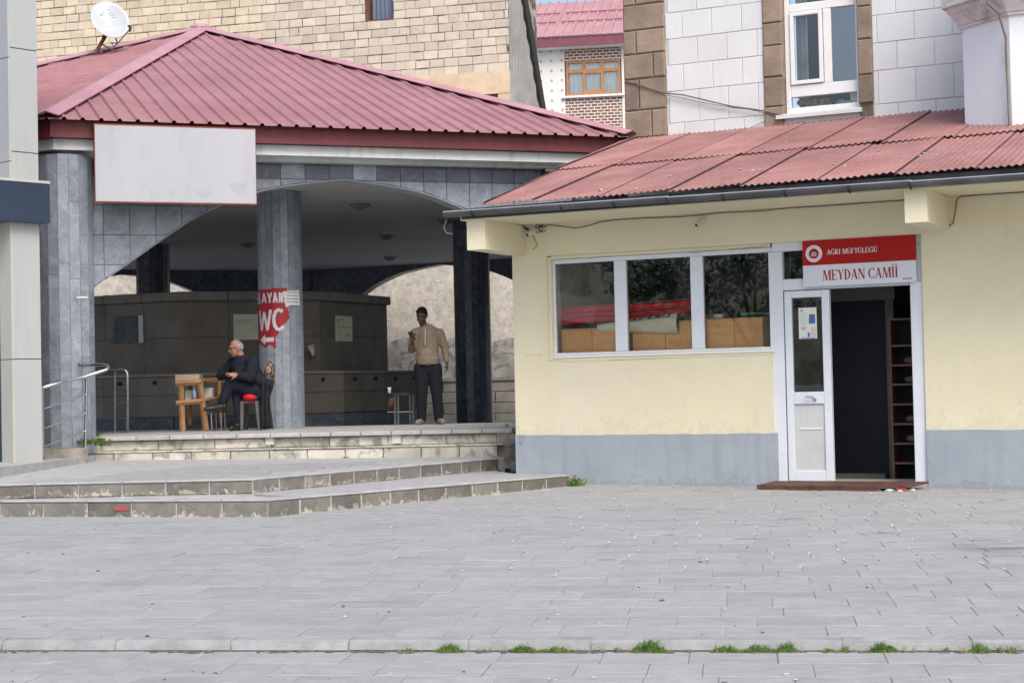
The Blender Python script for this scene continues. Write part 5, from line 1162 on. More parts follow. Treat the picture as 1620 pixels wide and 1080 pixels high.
for (a, b, c, d, gm_) in ((x0_+.07, x1_-.05, zb_+.085, zA, glass_up), (x0_+.07, xm-.06, zB+.02, zC, glass_up), (xm+.05, x1_-.05, zB+.02, zC, glass_blue), (x0_+.07, x1_-.05, zD, 7.3, glass_up)): MB().box(YB, a, b, VW-.138, VW-.132, c, d).build('pane', gm_, uw)
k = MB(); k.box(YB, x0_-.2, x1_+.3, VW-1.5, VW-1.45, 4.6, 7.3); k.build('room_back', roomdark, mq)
k = MB(); n = 40
for i in range(n):
    a = x0_+.12+(.16)*i/n; b = x0_+.12+(.16)*(i+1)/n; f = lambda q: VW-.28+.02*sin(q*90)
    k.add([YB.p(a, f(a), zA), YB.p(b, f(b), zA), YB.p(b, f(b), 7.2), YB.p(a, f(a), 7.2)], [(0, 1, 2, 3)])
k.build('curtain', M('grey_net_curtain', (.35, .36, .36), (.45, .46, .46)), uw)
MB().box(YB, x0_, x1_, VW-.6, VW-.2, zb_-.02, zb_+.06).build('inner_sill', pvcw, uw)
k = MB(); c = YB.p(2.68, VW-.33, 5.03)
for i in range(14): k.ell(c+YB.u*random.uniform(-.2, .2)+V3(0, 0, random.uniform(0, .10)), .07, .06, .05, nu=8, nv=6)
tag(k.build('cloth_heap', M('multicolour_cloth', (.45, .05, .05), (.35, .3, .06), scale=14, lo=.45, hi=.55, stain=(16, .5, .56, (.05, .06, .2), .9)), base=c), 'heap of colourful patterned cloth on the upper window sill', 'cloth')
k = MB(); c = YB.p(3.1, VW-.3, 5.03)
for i in range(8): k.ell(c+YB.u*random.uniform(-.08, .08)+V3(0, 0, random.uniform(0, .04)), .05, .05, .04, nu=8, nv=6)
tag(k.build('teal_cloth', M('teal_cloth', (.05, .35, .35), (.35, .5, .5), scale=25, lo=.45, hi=.55), base=c), 'small crumpled teal and white cloth on the upper window sill', 'cloth')
c = YB.p(3.30, VW-.34, 5.0); MB_ = MB().box(YB, 3.2, 3.39, VW-.4, VW-.3, 4.99, 5.28); tag(MB_.build('yellow_box', papercream, base=c), 'pale yellow box on the right of the upper window sill', 'box')
# wires across the wall
pts = [(988, 129), (1005, 132), (1030, 141), (1055, 148), (1080, 150), (1105, 156), (1130, 162), (1160, 169), (1185, 172), (1210, 176), (1232, 181), (1243, 186)]
P = [YB.p(*(lambda q: (q[0], VW+.045, q[1]))(YB.m(x, y, VW+.045))) for x, y in pts]
tag(MB().tube(P, .010, 6).build('slack_wire', cable_m, base=P[0]), 'thick slack wire crossing the white mosque wall from the brown quoin', 'wire')
P = [p+V3(0, 0, -.03-.02*sin(i)) for i, p in enumerate(P[3:])]; tag(MB().tube(P, .005, 5).build('slack_wire', cable_m, base=P[0]), 'thin second wire hanging just below the thick one on the white wall', 'wire')
P = [YB.p(*(lambda q: (q[0], VW+.02, q[1]))(YB.m(x, y, VW+.02))) for x, y in ((1165, 212), (1190, 201), (1215, 190), (1232, 184))]
tag(MB().tube(P, .005, 5).build('slack_wire', cable_m, base=P[0]), 'short thin wire rising from the annex roof to the upper window sill', 'wire')

# minaret base pier
q = rf(1527, 201); PC = YB.p(q[0], q[1], 0); print('pier v', q); A1 = Fr(PC, -64)
wA = A1.m(1599, 120)[0]; print('pier width', wA); PB = A1.p(wA, 0, 0); B1 = Fr(PB, -26)
pier = thing('minaret_base', 'plain white plastered minaret base with a moulded cornice at the right edge', 'minaret', V3(PC.x, PC.y, 4))
zc = A1.m(1525, 46)[1]; zpt = zc
P4 = B1.p(1.0, 0, 0); P5 = B1.p(1.6, -.9, 0); P6 = YB.p(YB.loc(P5)[0], VW, 0); P7 = YB.p(YB.loc(PC)[0]+.25, VW, 0)
out = [PC, PB, P4, P5, P6, P7]
MB().slab([(p.x, p.y) for p in out], 3.9, zpt+.2).build('shaft', M('pier_plaster', (.74, .78, .81), (.79, .82, .84), scale=1.2, rough=.85, bump=.3, stain=(1.6, .56, .7, (.5, .5, .5), .55), stretch=(1, 1, .6)), pier)
cm_ = M('weathered_cornice', (.58, .585, .57), (.70, .70, .69), scale=3, rough=.9, bump=.6, stain=(3, .5, .62, (.25, .21, .17), .7))
prof = [(0, 0), (.03, 0), (.035, .035), (.05, .04), (.075, .09), (.12, .16), (.16, .20), (.165, .25), (.22, .26), (.22, .36), (0, .38)]
k = MB()
def off(d):
    r = []; n = len(out)
    for i, p in enumerate(out):
        a = (p-out[i-1]).normalized(); b = (out[(i+1) % n]-p).normalized(); na = V3(a.y, -a.x, 0); nb = V3(b.y, -b.x, 0); m = (na+nb); m = m/(1+na.dot(nb)); r.append(p+m*d)
    return r
rings = [[q_+V3(0, 0, zpt+h) for q_ in off(d)] for d, h in prof]
for ra_, rb_ in zip(rings[:-1], rings[1:]):
    n = len(out)
    for i in range(n): k.add([ra_[i], ra_[(i+1) % n], rb_[(i+1) % n], rb_[i]], [(0, 1, 2, 3)])
k.build('cornice', cm_, pier)
o2 = off(-.12); MB().slab([(p.x, p.y) for p in o2], zpt+.3, zpt+2.0).build('upper_shaft', whitewall, pier)
k = MB(); pts = [(1583, -10), (1589, 10), (1592, 24), (1594, 60), (1595, 100), (1597, 140), (1600, 205)]
P = [A1.p(A1.m(x, y)[0], .25 if i < 2 else (.12 if i == 2 else .03), A1.m(x, y)[1]) for i, (x, y) in enumerate(pts)]
tag(MB().tube(P, .012, 6).build('down_cable', cable_m, base=P[-1]), 'dark cable running down the white minaret base over its cornice', 'cable')

# ------------------------------------------------------------------ modern building at the left edge
zb = .43; Ec = onY(25, 729, 20.5); MF = Fr(V3(Ec.x, Ec.y, 0), 47)
mo = thing('modern_building', 'modern building corner clad in pale composite panels with a navy sign band', 'building', V3(Ec.x, Ec.y, zb))
wM = MF.m(66, 600)[0]; print('pil', wM)
zband0 = MF.m(60, 352, .12)[1]; zband1 = MF.m(60, 290, .12)[1]
def mz(x, y, v=0): return MF.m(x, y, v)[1]
J1, J2, J3 = mz(35, 78), mz(35, 241), mz(45, 568)
DL = .26
core = MB(); core.box(MF, .006, wM-.006, -DL+.006, -.006, 0, 9); core.box(MF, .006, wM-.006, -4, -DL+.005, zband0+.05, 9); core.build('frame_core', blackjoint, mo)
zs_ = [(zb-.1, J3), (J3, zband1+.02), (zband1+.02, J2), (J2, J1), (J1, J1+1.4), (J1+1.4, 9)]
for a, b in zs_:
    MB().bevbox(MF, .0, wM, -.03, 0, a+.005, b-.005, b=.004).build('front_panel', comp, mo)
# return face towards the left: plane u=0, from v=0 back to -DL below the band, much wider above
for a, b in zs_[:2]: 
    k = MB(); k.box(MF, -.03, -.0005, -DL, -.0, a+.005, b-.005); k.build('side_panel', comp_s, mo)
for a, b in zs_[2:]:
    for v1_, v0_ in ((0, -.33), (-.34, -1.2), (-1.21, -2.2)):
        k = MB(); k.box(MF, -.03, -.0005, v0_, v1_, a+.005-.12, b-.005-.12)
        if not (v1_ < 0 and v1_ > -.5 and a > mz(5, 160)-.3): k.build('side_panel', comp if v1_ == 0 else comp_s, mo)
MB().box(MF, .02, .28, -3.5, -DL-.001, 0, zband0+.04).build('curtain_wall', navy, mo)
MB().box(MF, -.02, .3, -3.5, -.02, zband1+.1, zband1+.12).build('ledge', blackjoint, mo)
ub0, ub1 = -.6, MF.m(79, 320, .12)[0]
MB().box(MF, -.035, ub1, -.0+.001, .12, zband0, zband1).build('sign_band', navy, mo); MB().box(MF, -.45, -.036, -3, .12, zband0, zband1).build('sign_band', navy, mo)
MB().box(MF, -.46, ub1+.006, -3, .126, zband1+.003, zband1+.035).build('band_trim', comp_s, mo)
MB().box(MF, .0, wM-.03, -2, -.031, zband0-.04, zband0-.003).build('band_soffit', comp_s, mo)
# low kerb along its foot
k = MB(); a, b = onz(-60, 755, .36), onz(150, 729, .36); a2_, b2_ = a+V3(-.5, 1.2, 0), b+V3(-.05, .25, 0)
k.slab([(a.x, a.y), (b.x, b.y), (b2_.x, b2_.y), (-7.6, 23.0), (-9, 21.5)], .2, .425); tag(k.build('corner_kerb', step_top), kind='structure')

# handrail of stainless tube
hr = thing('stair_handrail', 'stainless steel stair handrail with three thin rails left of the steps', 'handrail', onz(135, 708, .47))
Yh = 21.85
Q = lambda x, y, Y=Yh: onY(x, y, Y)
k = MB(); k.tube([Q(129, 577, 22.18), Q(150, 577, 22.05), Q(164, 577, 21.95), Q(171, 578.5, 21.88), Q(173, 581, 21.84), Q(168, 585, 21.8), Q(158, 588, 21.76), Q(134, 596, 21.7), Q(100, 604, 21.4), Q(60, 615, 21.1)], .021, 12); k.build('top_rail', steel, hr, smooth=True)
k = MB(); k.tube([Q(128, 577, 22.19), Q(131, 577, 22.16)], .045, 14); k.build('wall_flange', steel, hr)
pb = onY(135, 708, 21.85); MB().tube([pb, onY(137, 598, pb.y)], .019, 12).build('post', steel, hr)
MB().tube([pb, pb+V3(0, 0, .012)], .04, 14).build('base_plate', steel, hr)
pb2 = onY(68, 722, 21.2); MB().tube([pb2, onY(67, 614, 21.2)], .019, 12).build('post', steel, hr)
for (a, b) in (((67, 647), (138, 624)), ((68, 678), (138, 653)), ((69, 706), (138, 681))):
    MB().tube([onY(*a, 21.2), onY(*b, pb.y-.02)], .009, 8).build('thin_rail', steel, hr)
h2 = thing('platform_handrail', 'second stainless handrail hoop standing on the platform edge beside the left column', 'handrail', onz(202, 684, ZP))
e = onz(202, 684.5, ZP); Yp = e.y
MB().tube([e, onY(202, 596, Yp), onY(201, 589, Yp), onY(198, 585.5, Yp), onY(192, 583.5, Yp), onY(160, 584, Yp), onY(120, 588, Yp)], .020, 12).build('hoop', steel, h2, smooth=True)
e3 = onz(182, 684.5, ZP); MB().tube([e3, onY(182, 588, e3.y)], .013, 10).build('post', steel, h2)
for y in (612, 637, 661): MB().tube([onY(201, y, Yp), onY(130, y+1, Yp)], .006, 6).build('thin_rail', steel, h2)

# ------------------------------------------------------------------ satellite dish on the roof
dish = thing('satellite_dish', 'large white satellite dish with faded print on a rusty pole above the pavilion roof', 'satellite dish', onY(153, 86, 30.5))
DY = 30.5; dc = onY(174, 31, DY); nrm = V3(.18, -.85, .52).normalized(); rr = 36/FPX*DY
xax = V3(0, 0, 1).cross(nrm).normalized(); yax = nrm.cross(xax); tilt = radians(20)
xa = xax*cos(tilt)+yax*sin(tilt); ya = -xax*sin(tilt)+yax*cos(tilt)
def dpt(r, a, h=0): return dc + xa*(r*.31*cos(a)) + ya*(r*.41*1.08*sin(a)) + nrm*(h-.085*(1-r*r)*1.0)
k = MB(); nr, na = 8, 36
k.v.append(dpt(0, 0)); 
for i in range(1, nr+1):
    for j in range(na): k.v.append(dpt(i/nr, 2*pi*j/na))
for j in range(na): k.f.append((0, 1+j, 1+(j+1) % na))
for i in range(nr-1):
    for j in range(na): k.f.append((1+i*na+j, 1+i*na+(j+1) % na, 1+(i+1)*na+(j+1) % na, 1+(i+1)*na+j))
dob = k.build('reflector', dish_m, dish, smooth=True); 
sd = dob.modifiers.new('thickness', 'SOLIDIFY'); sd.thickness = .012
MB().tube([dpt(1, 2*pi*j/na) for j in range(na+1)], .009, 6).build('rim', white_pl, dish)
k = MB()
for (r0, a0, r1, a1) in ((.62, 1.35, .62, 1.05), (.45, 1.3, .55, .8), (.35, 1.1, .5, .55), (.25, .9, .42, .3)): k.tube([dpt(r0+(r1-r0)*t/4, a0+(a1-a0)*t/4, .004) for t in range(5)], .014, 5)
k.build('faded_blue_print', dishink, dish)
k = MB(); k.tube([dpt(.6, 2.0+.25*sin(t), .004)+ya*.05*cos(t) for t in [i*.7 for i in range(10)]], .012, 5); k.build('faded_logo', dishink2, dish)
feed = onY(206, 46, DY-.45)
k = MB(); k.tube([dc-nrm*.1, onY(186, 69, DY-.1), onY(180, 74, DY-.2)], .012, 6); k.tube([onY(176, 68, DY-.05), onY(186, 69, DY-.3), feed], .010, 6); k.build('feed_arm', greyleg, dish)
k = MB(); k.tube([feed+V3(-.01, 0, -.05), feed+V3(.0, .02, .04)], [.018, .03], 10); k.tube([feed+V3(0, 0, .03), feed+V3(-.04, .03, .06)], .02, 8); k.build('feed_horn', black_pl, dish)
k = MB(); pm = onY(164, 62, DY+.1); k.tube([onY(150, 86, DY), pm], .035, 8); k.tube([pm, dc-nrm*.12], .04, 8); k.tube([onY(158, 72, DY), onY(161, 88, DY-.2)], .014, 6); k.tube([onY(160, 70, DY), onY(184, 82, DY-.2)], .014, 6); k.build('pole', rust, dish)

# ------------------------------------------------------------------ WC poster wrapped on the round column
R_p = .333+.006
def wrap(s_, z, e=0):    # s_: arc length from the point of the column that faces the camera, to the right positive
    d0 = atan2(-cm.x, -cm.y)  # direction to the camera
    base_dir = V3(-cm.x, -cm.y, 0).normalized(); a = s_/R_p; rt = V3(-base_dir.y, base_dir.x, 0)
    d = base_dir*cos(a)+rt*sin(a); return V3(cm.x, cm.y, 0)+d*(R_p+e)+V3(0, 0, z)
def s_of(x):
    t = max(-.999, min(.999, (x-447.5)/ (R_p/cm.y*FPX*1.0))); return math.asin(t)*R_p
def z_of(y): return CAMH + (620.3-y)/FPX*(cm.y-R_p*.8)
def inside(p, poly):
    c = False; j = len(poly)-1
    for i in range(len(poly)):
        if (poly[i][1] > p[1]) != (poly[j][1] > p[1]) and p[0] < (poly[j][0]-poly[i][0])*(p[1]-poly[i][1])/(poly[j][1]-poly[i][1])+poly[i][0]: c = not c
        j = i
    return c
torn = [(s_of(414)-.25, z_of(458)), (s_of(458), z_of(456)), (s_of(459), z_of(490)), (s_of(461), z_of(503)), (s_of(455), z_of(511)), (s_of(447), z_of(517)), (s_of(443), z_of(529)), (s_of(438), z_of(533)), (s_of(440), z_of(549)), (s_of(437), z_of(551)), (s_of(430), z_of(543)), (s_of(424), z_of(551)), (s_of(418), z_of(545)), (s_of(414)-.25, z_of(540))]
def wrapped(poly, e, name, mat, parent, step=.011):
    k = MB(); xs_ = [p[0] for p in poly]; zs2 = [p[1] for p in poly]; s_ = min(xs_)
    while s_ < max(xs_):
        z = min(zs2)
        while z < max(zs2):
            if inside((s_+step/2, z+step/2), poly): k.add([wrap(s_, z, e), wrap(s_+step, z, e), wrap(s_+step, z+step, e), wrap(s_, z+step, e)], [(0, 1, 2, 3)])
            z += step
        s_ += step
    return k.build(name, mat, parent)
ps = thing('wc_poster', 'torn red BAYAN WC poster with an arrow wrapped round the granite column', 'poster', wrap(0, z_of(550)))
wrapped(torn, 0, 'poster_sheet', posterred, ps)
def pens(strokes, e=.004):
    k = MB()
    for (x0, y0, x1, y1, w0, w1) in strokes:    # in metres
        n = max(1, int(((x1-x0)**2+(y1-y0)**2)**.5/.025)); dx, dy = x1-x0, y1-y0; l = (dx*dx+dy*dy)**.5; nx, ny = -dy/l, dx/l
        for i in range(n):
            t0, t1 = i/n, (i+1)/n; wa, wb = (w0+(w1-w0)*t0)/2, (w0+(w1-w0)*t1)/2; ee = e+.0006*(len(k.f) % 4)
            a = (x0+dx*t0, y0+dy*t0); b = (x0+dx*t1, y0+dy*t1)
            k.add([wrap(a[0]-nx*wa, a[1]-ny*wa, ee), wrap(b[0]-nx*wb, b[1]-ny*wb, ee), wrap(b[0]+nx*wb, b[1]+ny*wb, ee), wrap(a[0]+nx*wa, a[1]+ny*wa, ee)], [(0, 1, 2, 3)])
    return k
def sans(ch, x, y, w, h, b):
    L = []
    if ch == 'A': L = [(0, 0, .5, 1), (1, 0, .5, 1), (.22, .3, .78, .3)]
    if ch == 'Y': L = [(0, 1, .5, .45), (1, 1, .5, .45), (.5, 0, .5, .5)]
    if ch == 'N': L = [(.08, 0, .08, 1), (.08, 1, .92, 0), (.92, 0, .92, 1)]
    if ch == 'W': L = [(0, 1, .25, 0), (.25, 0, .5, .9), (.5, .9, .75, 0), (.75, 0, 1, 1)]
    if ch == 'B': L = [(.1, 0, .1, 1), (.1, 1, .7, .95), (.7, .95, .8, .75), (.8, .75, .6, .52), (.1, .52, .6, .52), (.6, .52, .9, .28), (.9, .28, .75, .05), (.1, .02, .75, .05)]
    if ch == 'C': L = [(.5+.5*cos(radians(a)), .5+.5*sin(radians(a)), .5+.5*cos(radians(a+30)), .5+.5*sin(radians(a+30))) for a in range(50, 300, 30)]
    return [(x+a*w, y+c*h, x+d*w, y+e_*h, b, b) for a, c, d, e_ in L]
st = []; zt_, zh = z_of(479), z_of(463)-z_of(479)
bnds = [(s_of(413.5)-.045, s_of(418)), (s_of(418.5), s_of(426.5)), (s_of(427), s_of(435)), (s_of(435.5), s_of(443.5)), (s_of(444.5), s_of(452))]
letters = []
for ch, (b0_, b1_) in zip('BAYAN', bnds): letters.append(sans(ch, b0_+.012, zt_, b1_-b0_-.024, zh, .027))
zt_, zh = z_of(522), z_of(490)-z_of(522)
letters.append(sans('W', s_of(415), zt_, s_of(432)-s_of(415), zh, .045)); letters.append(sans('C', s_of(436.5), zt_, .16, zh, .05))
for l_ in letters: pens(l_).build('letter', posterwhite, ps)
pens([(s_of(416), z_of(537), s_of(423), z_of(537), .01, .15), (s_of(423), z_of(537), s_of(436), z_of(537), .065, .065)]).build('arrow', posterwhite, ps)
ps2 = [(s_of(452), z_of(461)), (s_of(476), z_of(459)), (s_of(476), z_of(483)), (s_of(462), z_of(483)), (s_of(456), z_of(487)), (s_of(453), z_of(478))]
o = tag(wrapped(ps2, .009, 'paper_notice', paper, None), 'small white torn paper notice on the granite column beside the red poster', 'notice')
lines = [(s_of(457), z_of(463+5*j), s_of(474), z_of(463+5*j), .008, .008) for j in range(4)]
pens(lines, .012).build('print_lines', ink, o)
# scraps of tape on the columns
for (x0, y0, x1, y1) in ((121, 468, 139, 471.5),):
    d = onY(130, 470, cl.y-.372); MB().box(WF, d.x-.07, d.x+.07, -d.y-.0, -d.y+.01, d.z-.012, d.z+.012).build('tape', paper, pav)

# ------------------------------------------------------------------ furniture
def qz_(x, y, Y): return onY(x, y, Y)
# timber stand
ts = thing('timber_stand', 'rough pine side table with splayed legs and a lower shelf on the platform', 'table', onz(305, 682, ZP))
def bar(k, a, b, w): k.tube([a, b], w*.72, 4)
def beam(x0, y0, x1, y1, Y0, Y1, w, name, mat=timber):
    k = MB(); k.tube([onY(x0, y0, Y0), onY(x1, y1, Y1)], w, 4); return k.build(name, mat, ts)
e1 = onz(289, 682, ZP).y; fy = onz(325, 681, ZP).y
beam(289, 682, 286, 606, e1, e1, .042, 'leg'); beam(326, 681, 316, 604, e1, e1, .044, 'leg')
beam(349, 668, 346, 603, e1+.38, e1+.38, .03, 'leg'); beam(300, 672, 300, 603, e1+.38, e1+.38, .03, 'leg')
beam(278, 606.5, 319, 604, e1-.03, e1-.03, .040, 'top_rail'); beam(279, 637.5, 321, 634, e1-.03, e1-.03, .036, 'lower_rail')
beam(319, 602, 348, 600, e1, e1+.5, .030, 'top_rail'); beam(321, 634, 346, 629, e1, e1+.5, .03, 'lower_rail')
zt_ = onY(300, 602.5, e1).z; zl_ = onY(300, 634, e1).z
ax = onY(279, 600, e1).x; bx = onY(319, 600, e1).x
MB().slab([(ax, e1), (bx, e1), (bx+.27, e1+.5), (ax+.27, e1+.5)], zt_-.02, zt_).build('table_top', timber, ts)
MB().slab([(ax+.03, e1), (bx, e1), (bx+.25, e1+.5), (ax+.25, e1+.5)], zl_-.015, zl_+.0).build('lower_shelf', timber, ts)
def tbox(name, label, cat, x0, x1, yt, yb, Y, dep, mat):
    a = onY(x0, yb, Y); b = onY(x1, yb, Y); zt1 = onY((x0+x1)/2, yt, Y).z; k = MB(); k.slab([(a.x, Y), (b.x, Y), (b.x, Y+dep), (a.x, Y+dep)], a.z, zt1); return tag(k.build(name, mat, base=V3((a.x+b.x)/2, Y, a.z)), label, cat)
tbox('cardboard_box', 'flat beige cardboard box lying on top of the pine side table', 'box', 277.5, 315.5, 592, 602.3, e1+.0, .28, cardboard)
tbox('tissue_box', 'white tissue box on the lower shelf left of the bottle', 'box', 293, 303.5, 617, 632.5, e1+.2, .12, paper)
tbox('tissue_box', 'white carton at the right end of the lower shelf of the pine table', 'box', 321, 336, 613, 630, e1+.3, .12, paper)
b0 = onY(308, 632, e1+.1); b0.z = zl_+.002
k = MB(); k.tube([b0, b0+V3(0, 0, .13), b0+V3(0, 0, .165), b0+V3(0, 0, .19), b0+V3(0, 0, .20)], [.032, .032, .02, .012, .012], 14); o = tag(k.build('water_bottle', bottleblue, base=b0, smooth=True), 'small pale blue plastic bottle on the shelf of the pine table', 'bottle')
MB().tube([b0+V3(0, 0, .201), b0+V3(0, 0, .222)], .015, 10).build('cap', white_pl, o)
k = MB(); c = b0+V3(.065, -.0, 0); k.ell(c+V3(0, 0, .045), .03, .03, .045); tag(k.build('red_packet', redcush, base=c), 'little red packet beside the blue bottle on the shelf', 'packet')
# metal stool under the raised shoe
st_ = thing('metal_stool', 'dark low stool with thin metal legs in front of the seated man', 'stool', onz(350, 681, ZP))
sY = onz(345, 681, ZP).y+.05
tz = onY(345, 649, sY).z
MB().slab([(onY(327, 650, sY).x, sY), (onY(352, 650, sY).x, sY), (onY(352, 650, sY).x, sY+.3), (onY(327, 650, sY).x, sY+.3)], tz-.03, tz-.005).build('seat', black_pl, st_)
for x, dy in ((335, 0), (350, 0), (337, .28), (351, .28)):
    p = onY(x, 655, sY); MB().tube([V3(p.x, sY+dy, ZP), V3(p.x-.01, sY+dy, tz-.03)], .010, 8).build('leg', steel, st_)
# chair with the seated man
cY = 24.72
ch = thing('chair', 'grey plastic chair with a red seat cushion under the seated old man', 'chair', V3(onY(405, 678, cY).x, cY, ZP))
def CX(x): return onY(x, 620, cY).x
sz_ = onY(400, 634, cY).z
k = MB(); k.slab([(CX(384), cY-.22), (CX(413), cY-.22), (CX(415), cY+.22), (CX(385), cY+.22)], sz_-.03, sz_); k.build('seat', greyleg, ch)
for x, dy, x2 in ((386, -.2, 385), (409, -.22, 413), (386, .2, 385), (411, .2, 415)):
    k = MB(); k.tube([V3(CX(x), cY+dy, sz_), V3(CX(x2), cY+dy*1.08, ZP)], [.032, .024], 6); k.build('leg', greyleg, ch)
k = MB(); xb = CX(417)
for i in range(5): k.box8([V3(xb, cY-.2+i*.085, sz_), V3(xb+.02, cY-.2+i*.085, sz_), V3(xb+.02, cY-.14+i*.085, sz_), V3(xb, cY-.14+i*.085, sz_), V3(xb+.08, cY-.2+i*.085, sz_+.42), V3(xb+.10, cY-.2+i*.085, sz_+.42), V3(xb+.10, cY-.14+i*.085, sz_+.42), V3(xb+.08, cY-.14+i*.085, sz_+.42)])
k.box8([V3(xb+.08, cY-.23, sz_+.40), V3(xb+.11, cY-.23, sz_+.40), V3(xb+.11, cY+.23, sz_+.40), V3(xb+.08, cY+.23, sz_+.40), V3(xb+.09, cY-.22, sz_+.47), V3(xb+.12, cY-.22, sz_+.47), V3(xb+.12, cY+.22, sz_+.47), V3(xb+.09, cY+.22, sz_+.47)])
k.build('backrest', greyleg, ch)
k = MB(); c = V3((CX(388)+CX(411))/2, cY-.07, sz_+.055); k.ell(c, .135, .25, .085, nu=20, nv=10)
tag(k.build('seat_cushion', redcush, base=c, smooth=True), 'bright red seat cushion squeezed under the seated man', 'cushion')
k = MB(); c = onY(427, 588, cY-.05); k.ell(c, .075, .2, .17, nu=20, nv=12, rot=Matrix.Rotation(.15, 3, 'Y')); tag(k.build('back_cushion', patcush, base=c, smooth=True), 'brown and cream patterned cushion propped at the back of the chair', 'cushion')
# dark coat hanging off the chair back
k = MB(); rnd = random.Random(4); nx_, nz_ = 12, 14
for j in range(nz_+1):
    z = onY(420, 601+76*j/nz_, cY).z
    for i in range(nx_+1):
        x = 411+(21-3*sin(j*.3))*i/nx_ - 1.5*(j/nz_)*(i == 0) - (4*j/nz_ if i > 8 else 0); k.v.append(V3(onY(x, 640, cY-.3).x, cY-.25+.04*sin(i*1.4+j*.2)-.06*sin(pi*i/nx_), max(z, ZP+.015)))
for j in range(nz_):
    for i in range(nx_): a = j*(nx_+1)+i; k.f.append((a, a+1, a+nx_+2, a+nx_+1))
o = k.build('hanging_coat', blackcloth, base=onY(421, 676, cY-.25), smooth=True); sd = o.modifiers.new('thickness', 'SOLIDIFY'); sd.thickness = .03
tag(o, 'dark coat hanging from the chair beside the seated man down to the floor', 'coat')
# small round-edged table by the fountain
bY = 26.15
bt_ = thing('small_table', 'low dark table with paired steel legs left of the standing man', 'table', onz(640, 671, ZP))
a = onY(611, 622, bY); b = onY(660, 621, bY); zt_ = a.z
k = MB(); cx = (a.x+b.x)/2; hw_ = (b.x-a.x)/2
k.tube([V3(cx, bY, zt_-.03), V3(cx, bY, zt_)], hw_, 24)
for i in range(len(k.v)): k.v[i].y = bY+(k.v[i].y-bY)*.75
k.build('table_top', black_pl, bt_)
for x in (624.5, 629.5, 648.5, 653.5):
    for dy in (-.05, .12):
        p = onY(x, 640, bY); MB().tube([V3(p.x, bY+dy, ZP), V3(p.x, bY+dy, zt_-.03)], .009, 8).build('leg', steel, bt_)
k = MB(); k.tube([V3(cx-.22, bY, ZP+.2), V3(cx+.18, bY, ZP+.2)], .008, 6); k.build('stretcher', steel, bt_)
c = onY(616, 621.5, bY); c.z = zt_+.001; k = MB(); k.tube([c, c+V3(0, 0, .03), c+V3(0, 0, .05), c+V3(0, 0, .09)], [.03, .022, .024, .032], 14); tag(k.build('tea_glass', alu, base=c, smooth=True), 'little tea glass standing on the left of the low dark table', 'glass')
k = MB(); p0 = onY(611.5, 652, bY+.25); p1 = onY(617, 629, bY+.4); k.box8([p0, p0+V3(.07, 0, 0), p0+V3(.07, .03, 0), p0+V3(0, .03, 0), p1, p1+V3(.07, 0, 0), p1+V3(.07, .03, 0), p1+V3(0, .03, 0)]); tag(k.build('wooden_plank', oxide, base=p0), 'short brown plank leaning beneath the left side of the low dark table', 'plank')

# ------------------------------------------------------------------ people
def solid(mb, name, mat, parent, vox=.008, smooth=3, base=None):
    o = mb.build('tmp', mat); m = o.modifiers.new('r', 'REMESH'); m.mode = 'VOXEL'; m.voxel_size = vox; m.use_smooth_shade = True
    s = o.modifiers.new('s', 'SMOOTH'); s.iterations = smooth; s.factor = .5
    dg = bpy.context.evaluated_depsgraph_get(); me = bpy.data.meshes.new_from_object(o.evaluated_get(dg)); bpy.data.objects.remove(o)
    me.materials.clear(); me.materials.append(mat); o0 = Vector(parent['_o']); me.transform(Matrix.Translation(-o0))
    for p in me.polygons: p.use_smooth = True
    r = bpy.data.objects.new(name, me); col.objects.link(r); r.parent = parent; r['_o'] = parent['_o']; return r
def head(k, c, f, up, R=1.0, bald=False):    # c centre of the skull, f facing direction
    f = f.normalized(); up = (up-f*up.dot(f)).normalized(); s_ = f.cross(up); rot = Matrix((s_, f, up)).transposed()
    P = lambda a, b, d: c+s_*a*R+f*b*R+up*d*R
    k.ell(P(0, -.012, .02), .073*R, .092*R, .095*R, rot=rot, nu=24, nv=16)      # skull
    k.ell(P(0, .028, -.04), .058*R, .062*R, .080*R, rot=rot, nu=20, nv=14)      # face
    k.ell(P(0, .055, -.098), .028*R, .026*R, .02*R, rot=rot)                    # chin
    k.cap(P(0, .088, .012), P(0, .108, -.032), .009*R, .016*R)                  # nose
    k.ell(P(0, .084, -.066), .026*R, .012*R, .010*R, rot=rot)                   # mouth
    k.ell(P(0, .078, .028), .050*R, .018*R, .011*R, rot=rot)                    # brow
    for s in (-1, 1):
        k.ell(P(s*.072, -.005, -.015), .010*R, .020*R, .032*R, rot=rot)         # ear
        k.ell(P(s*.036, .062, -.03), .024*R, .018*R, .02*R, rot=rot)            # cheek
    return P, rot, s_, f, up
def hand(k, wrist, d, palmn, side, curl=.5, R=1.0):
    d = d.normalized(); n = palmn.normalized(); t = d.cross(n).normalized()*side
    k.cap(wrist, wrist+d*.05*R, .026*R, .034*R, fl=.55, fdir=n); k.cap(wrist+d*.03*R, wrist+d*.085*R, .034*R, .036*R, fl=.5, fdir=n)
    for i, (o_, L) in enumerate(((-.027, .066), (-.009, .076), (.009, .071), (.026, .056))):
        b = wrist+d*.09*R+t*o_*R; a1 = curl*.7; a2 = curl*1.6; d1 = d*cos(a1)+n*sin(a1); d2 = d*cos(a2)+n*sin(a2)
        m1 = b+d1*L*.5*R; k.cap(b, m1, .0095*R, .009*R); k.cap(m1, m1+d2*L*.5*R, .009*R, .0075*R)
    tb = wrist+d*.03*R-t*.03*R; td = (d*.7-t*.6+n*.25).normalized(); k.cap(tb, tb+td*.04*R, .014*R, .012*R); k.cap(tb+td*.04*R, tb+(td+n*.3+t*.15).normalized()*.075*R, .012*R, .009*R)
